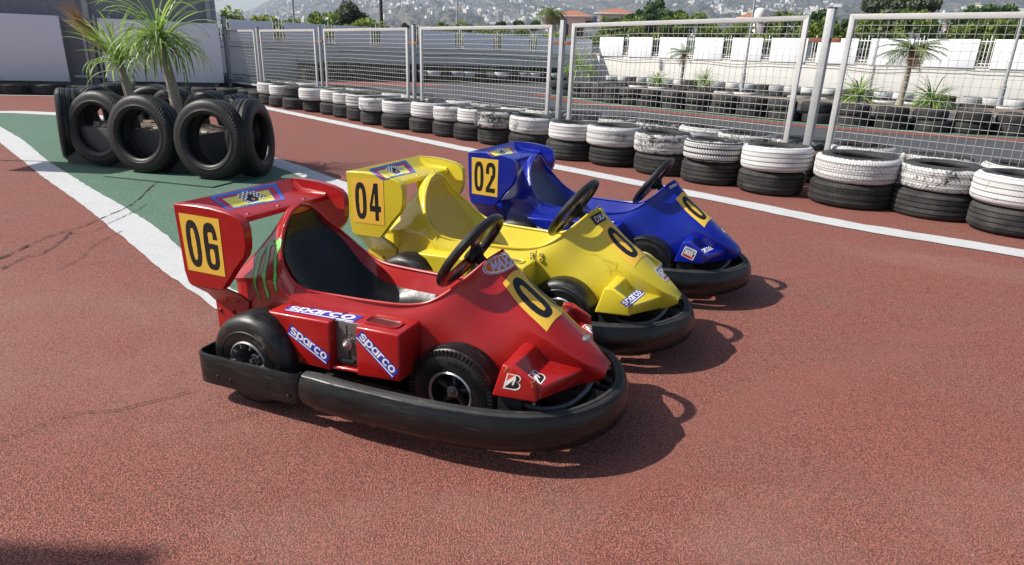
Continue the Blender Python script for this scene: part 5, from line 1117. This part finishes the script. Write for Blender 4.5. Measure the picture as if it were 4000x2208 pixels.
def yucca_at(x, y, h, label): 
    r = empty('yucca_plant', (x, y, .3), 0, label, 'plant'); m = MB()
    for i in range(60): blade(m, (0, 0, h*.3), rng.uniform(0, 6.28), math.asin(rng.uniform(-.2, 1)), h*rng.uniform(.5, .8), .04, rng.uniform(.5, 1.6), 7, int(rng.integers(0, 3)))
    m.build('foliage', PONY, r, sharp=0); MB().tube([(0, 0, -.3), (0, 0, h*.35)], .04, 8).build('trunk', TRUNKM, r)
for px_, dd_, h_, lb in ((z2(940, 480), 30.2, 1.1, 'yellowish yucca by the shaded wall, the wider of two'), (z2(1025, 480), 30.6, 1.2, 'narrow yucca by the shaded wall, next to the wider one'), (z3(335, 640), 33, 1.9, 'tall tiered yucca at the wall corner'), (z3(250, 640), 33.5, .9, 'low yucca to one side of the tall tiered one'), (z3(435, 640), 32.5, .9, 'low yucca in the shade edge at the wall corner')):
    X, Y, _ = at(*px_, dd_); yucca_at(X, Y, h_, lb)
# lamp posts
def lamp(px_base, dist, px_top, label, r0=.045, r1=.03, mat=None, zb=0):
    X, Y, _ = at(*px_base, dist); z = at(*px_top, dist)[2]; o = empty('lamp_post', (X, Y, 0), 0, label, 'lamp post'); zt = max(z+2.5, 9.5)
    MB().tube([(0, 0, 0), (0, 0, .9), (0, 0, .92), (0, 0, zt)], [r0*1.6, r0*1.6, r0, r1], 10).build('pole', mat or GALV, o); MB().tube([(0, 0, zt-.02), (.25, 0, zt+.12), (.7, 0, zt+.16)], r1*.8, 8).build('arm', GALV, o); MB().box((.65, -.1, zt+.12), (1.1, .1, zt+.2)).build('lamp_head', GALV, o, bevel=.02)
    MB().box((-.12, -.12, 0), (.12, .12, .02)).build('base_plate', DARKM, o, bevel=.004); return o
lamp(z2(665, 480), 29.5, z2(612, 0), 'thin grey lamp post before the shaded wall, nearest the shed')
lamp(z2(1813, 470), 33.5, z2(1805, 0), 'thin pale lamp post before the shaded wall, seen through the mid panel')
lamp(z3(1722, 690), 27.5, z3(1828, 0), 'thin pale lamp post leaning across the sunlit wall')
lamp(z4(1365, 560), 24, z4(1497, 90), 'lamp post before the sunlit wall, seen through the nearest mesh panel')
X, Y, z = at(958, 5, 44); o = empty('utility_pole', (X, Y, 0), 0, 'dark wooden utility pole behind the shaded wall', 'utility pole'); MB().tube([(0, 0, 0), (0, 0, z+1.5)], [.12, .09], 10).build('pole', simple('tarred_wood', (.05, .035, .025), .9, 0, .4), o)
MB().box((-.7, -.05, z+1.1), (.7, .05, z+1.2)).build('crossarm', simple('tarred_arm', (.05, .035, .025), .9, 0, .4), o, bevel=.01)
# tiled houses
TILE = NT('roof_tile'); _p = TILE.tc(); TILE.set(col=TILE.mix(TILE.noise(_p, 4, 5), (.34, .115, .055), (.46, .18, .09)), rough=.85, norm=TILE.bump(TILE.n('TexWave', {'Vector': _p, 'Scale': 5}).outputs['Fac'], .5, .05)); TILE = TILE.mat
HWALL, GLASSD = simple('house_plaster', (.70, .68, .64), .85, 0, .08, 2), simple('window_glass', (.03, .035, .04), .15, 0, .2)
def house(x0, x1, ye, yr, dist, label, depth=7, win=2):
    X0, Y0, ze = at(x0, ye, dist); X1, Y1, _ = at(x1, ye, dist); zr = at((x0+x1)/2, yr, dist+2)[2]; L = math.hypot(X1-X0, Y1-Y0); ang = math.atan2(Y1-Y0, X1-X0)
    o = empty('tiled_house', (X0, Y0, 0), ang, label, 'house', 'houses beyond the wall'); MB().box((.3, 0, -.4), (L-.3, depth, ze)).build('wall', HWALL, o, bevel=.02)
    e = .35; k = min(L, depth)*.42; MB().add([(-e, -e, ze), (L+e, -e, ze), (L+e, depth+e, ze), (-e, depth+e, ze), (k, depth/2, zr), (L-k, depth/2, zr)], [(0, 1, 5, 4), (1, 2, 5), (2, 3, 4, 5), (3, 0, 4), (3, 2, 1, 0)]).build('roof', TILE, o, sharp=10)
    MB().box((-e-.05, -e-.05, ze-.16), (L+e+.05, depth+e, ze-.004)).build('eave', HWALL, o, bevel=.02)
    for i in range(win):
        x = L*(i+.6)/(win+.2); w = MB().box((x-.45, -.05, ze-1.9), (x+.45, -.01, ze-.7)).build('window', HWALL, o, bevel=.01); MB().box((x-.37, -.07, ze-1.82), (x+.37, -.052, ze-.78)).build('pane', GLASSD, w)
    return o
house(1400, 1482, 38, 24, 66, 'smaller white house with an orange hipped roof beside the bushy palm')
h2 = house(1508, 1592, 32, 17, 72, 'larger white house with an orange hipped roof and a solar panel', 9)
MB().add([(-2.2, -.5, 4.55), (-.2, -.5, 4.55), (-.2, 1.2, 5.35), (-2.2, 1.2, 5.35)], [(0, 1, 2, 3)]).build('solar_panel', simple('solar_glass', (.02, .03, .06), .2, .2), h2)
house(1862, 1902, 44, 33, 75, 'small white house with a low orange roof beyond the sunlit wall', 5, 1)
X, Y, z = at(1880, 40, 70); o = empty('water_tank', (X+1.2, Y, z-.5), 0, 'white rounded water tank beside the small orange-roofed house', 'water tank'); MB().lathe([(.001, 1.25), (.3, 1.2), (.5, 1.0), (.55, .5), (.5, 0), (.3, -.15), (.001, -.2)], 20).build('tank', HWALL, o); MB().box((-.4, -.4, -z-.2), (.4, .4, -.2)).build('tank_stand', HWALL, o, bevel=.02)
# ------------------------------------------------------------------ hills, hillside houses, haze
HILL = NT('scrub_hill'); _p = HILL.pos(); _f = HILL.noise(_p, .012, 8, .62); _g = HILL.noise(_p, .05, 6, .7)
_c1 = HILL.mix(HILL.ramp(_f, (.42, 0), (.62, 1)), (.075, .078, .058), (.21, .18, .14)); _c2 = HILL.mix(HILL.ramp(_g, (.48, 0), (.60, .85)), _c1, (.035, .05, .025))
HILL.set(col=HILL.mix(HILL.ramp(HILL.noise(_p, .13, 3), (.55, 0), (.62, .6)), _c2, (.27, .23, .185)), rough=.95, spec=.1, norm=HILL.bump(HILL.noise(_p, .03, 8, .7), 1.0, 14)); HILL = HILL.mat
def hill_h(az, d):
    """height of the terrain at azimuth az (radians from straight ahead) and distance d"""
    e = np.interp(math.degrees(az), [-60, -30, -25, -22, -21.2, -20.6, -19.6, -18, -15, -8, 0, 10, 25, 40, 60], [2.3, 2.35, 2.4, 2.5, 2.55, 2.85, 3.25, 3.8, 4.4, 5.0, 5.3, 5.4, 5.5, 5.5, 5.4])
    t = np.clip((d-650)/2150, 0, 1); top = math.tan(math.radians(e))*2800
    fine = (5*math.sin(az*31+d*.004)+4*math.sin(az*67-d*.009)+6*math.sin(az*13+d*.0021)+2*math.sin(az*151+d*.02))*np.interp(az, [-.40, -.30], [.45, 2.0])
    return -2+top*(t**1.25)+fine*min(1, t*3)
AZ = np.radians(np.linspace(-58, 58, 230)); DS = np.r_[600, np.linspace(650, 2800, 60), 2950]
HG = [[(d*math.sin(a), d*math.cos(a), hill_h(a, d) if d < 2900 else -5) for d in DS] for a in AZ]
struct(MB().grid(HG).build('hill', HILL, sharp=0))
HM = []
for k in range(5):
    w_, d_, h_ = [(10, 8, 6), (14, 9, 7), (9, 9, 9), (18, 10, 6), (8, 7, 5)][k]; m = MB().box((-w_/2, -d_/2, -4), (w_/2, d_/2, h_)).box((-w_/2+1, -d_/2+2, h_), (w_/2-3, d_/2-1, h_+2.6))
    for i in range(max(2, w_//4)): x = -w_/2+w_*(i+.5)/max(2, w_//4); m.box((x-.8, -d_/2-.05, h_-3), (x+.8, -d_/2+.1, h_-1.2), 1)
    me = m.mesh('hillside_house', 0, 0); me.materials.append(HWALL); me.materials.append(GLASSD); HM.append(me)
def spot(k):
    while True:
        az = math.radians(rng.uniform(-27, 40)); d = rng.choice([rng.uniform(1250, 1750), rng.uniform(1750, 2600)], p=[.72, .28])
        if math.sin(az*19+2)+math.sin(az*7+d*.006)*1.2+math.sin(az*53+d*.011)+rng.normal(0, .5) > .25-.0*k: return az, d
for cnt in range(270):
    az, d = spot(cnt); o = bpy.data.objects.new('hillside_house', HM[int(rng.integers(0, 5))]); C.objects.link(o); o.location = (d*math.sin(az), d*math.cos(az), hill_h(az, d)); o.rotation_euler = (0, 0, -az+rng.normal(0, .5)); o.scale = [rng.uniform(.55, 1.1)]*3
    tag(o, 'small pale house among many scattered over the far hillside', 'house', 'white houses on the hillside')
tm = MB()
for cnt in range(1500):
    az, d = spot(cnt); h_ = rng.uniform(3, 7); w_ = rng.uniform(3, 7); l_ = rng.uniform(3, 6); M_ = Matrix.Translation((d*math.sin(az), d*math.cos(az), hill_h(az, d))) @ Matrix.Rotation(-az+rng.normal(0, .5), 4, 'Z')
    tm.box((-w_, -l_, -4), (w_, l_, h_), 0 if rng.random() < .75 else 1, M_)
o = tm.build('hillside_town', [HWALL, simple('tan_plaster', (.42, .34, .25), .9)], sharp=0); o['kind'] = 'stuff'; tag(o, 'dense far-off town spread over the hillside', 'town')
sm_ = MB(); 
n_sh = 9000; AZs = np.radians(rng.uniform(-30, 42, n_sh)); Ds = rng.uniform(800, 2700, n_sh)
for az, d in zip(AZs, Ds):
    r_ = rng.uniform(2, 5.5); x_, y_, z_ = d*math.sin(az), d*math.cos(az), hill_h(az, d)
    sm_.add([(x_-r_, y_, z_-1), (x_+r_, y_, z_-1), (x_+r_*.6, y_+.5, z_+r_), (x_-r_*.7, y_-.4, z_+r_*.9), (x_, y_-r_, z_), (x_, y_+r_, z_)], [(0, 1, 2, 3), (0, 4, 3), (1, 4, 2), (4, 2, 3), (0, 5, 3), (1, 5, 2)])
o = sm_.build('hillside_scrub', simple('scrub_leaf', (.035, .05, .026), .9, 0, .4, .05), sharp=0); o['kind'] = 'stuff'; tag(o, 'dark scrub and bushes dotted over the far hillside', 'scrub')
hz = NT('haze'); hz.t.nodes.remove(hz.b); v = hz.n('VolumePrincipled', {'Color': (.72, .80, .95, 1), 'Density': HAZE, 'Anisotropy': .3}) if HAZE else None
if HAZE:
    hz.t.links.new(v.outputs[0], hz.t.nodes['Material Output'].inputs['Volume'])
    o = MB().box((-3600, -40, -1.4), (3600, 3100, 300)).build('haze', hz.mat, sharp=0); o['kind'] = 'stuff'; tag(o, 'thin bluish haze in the air towards the far hills', 'haze')
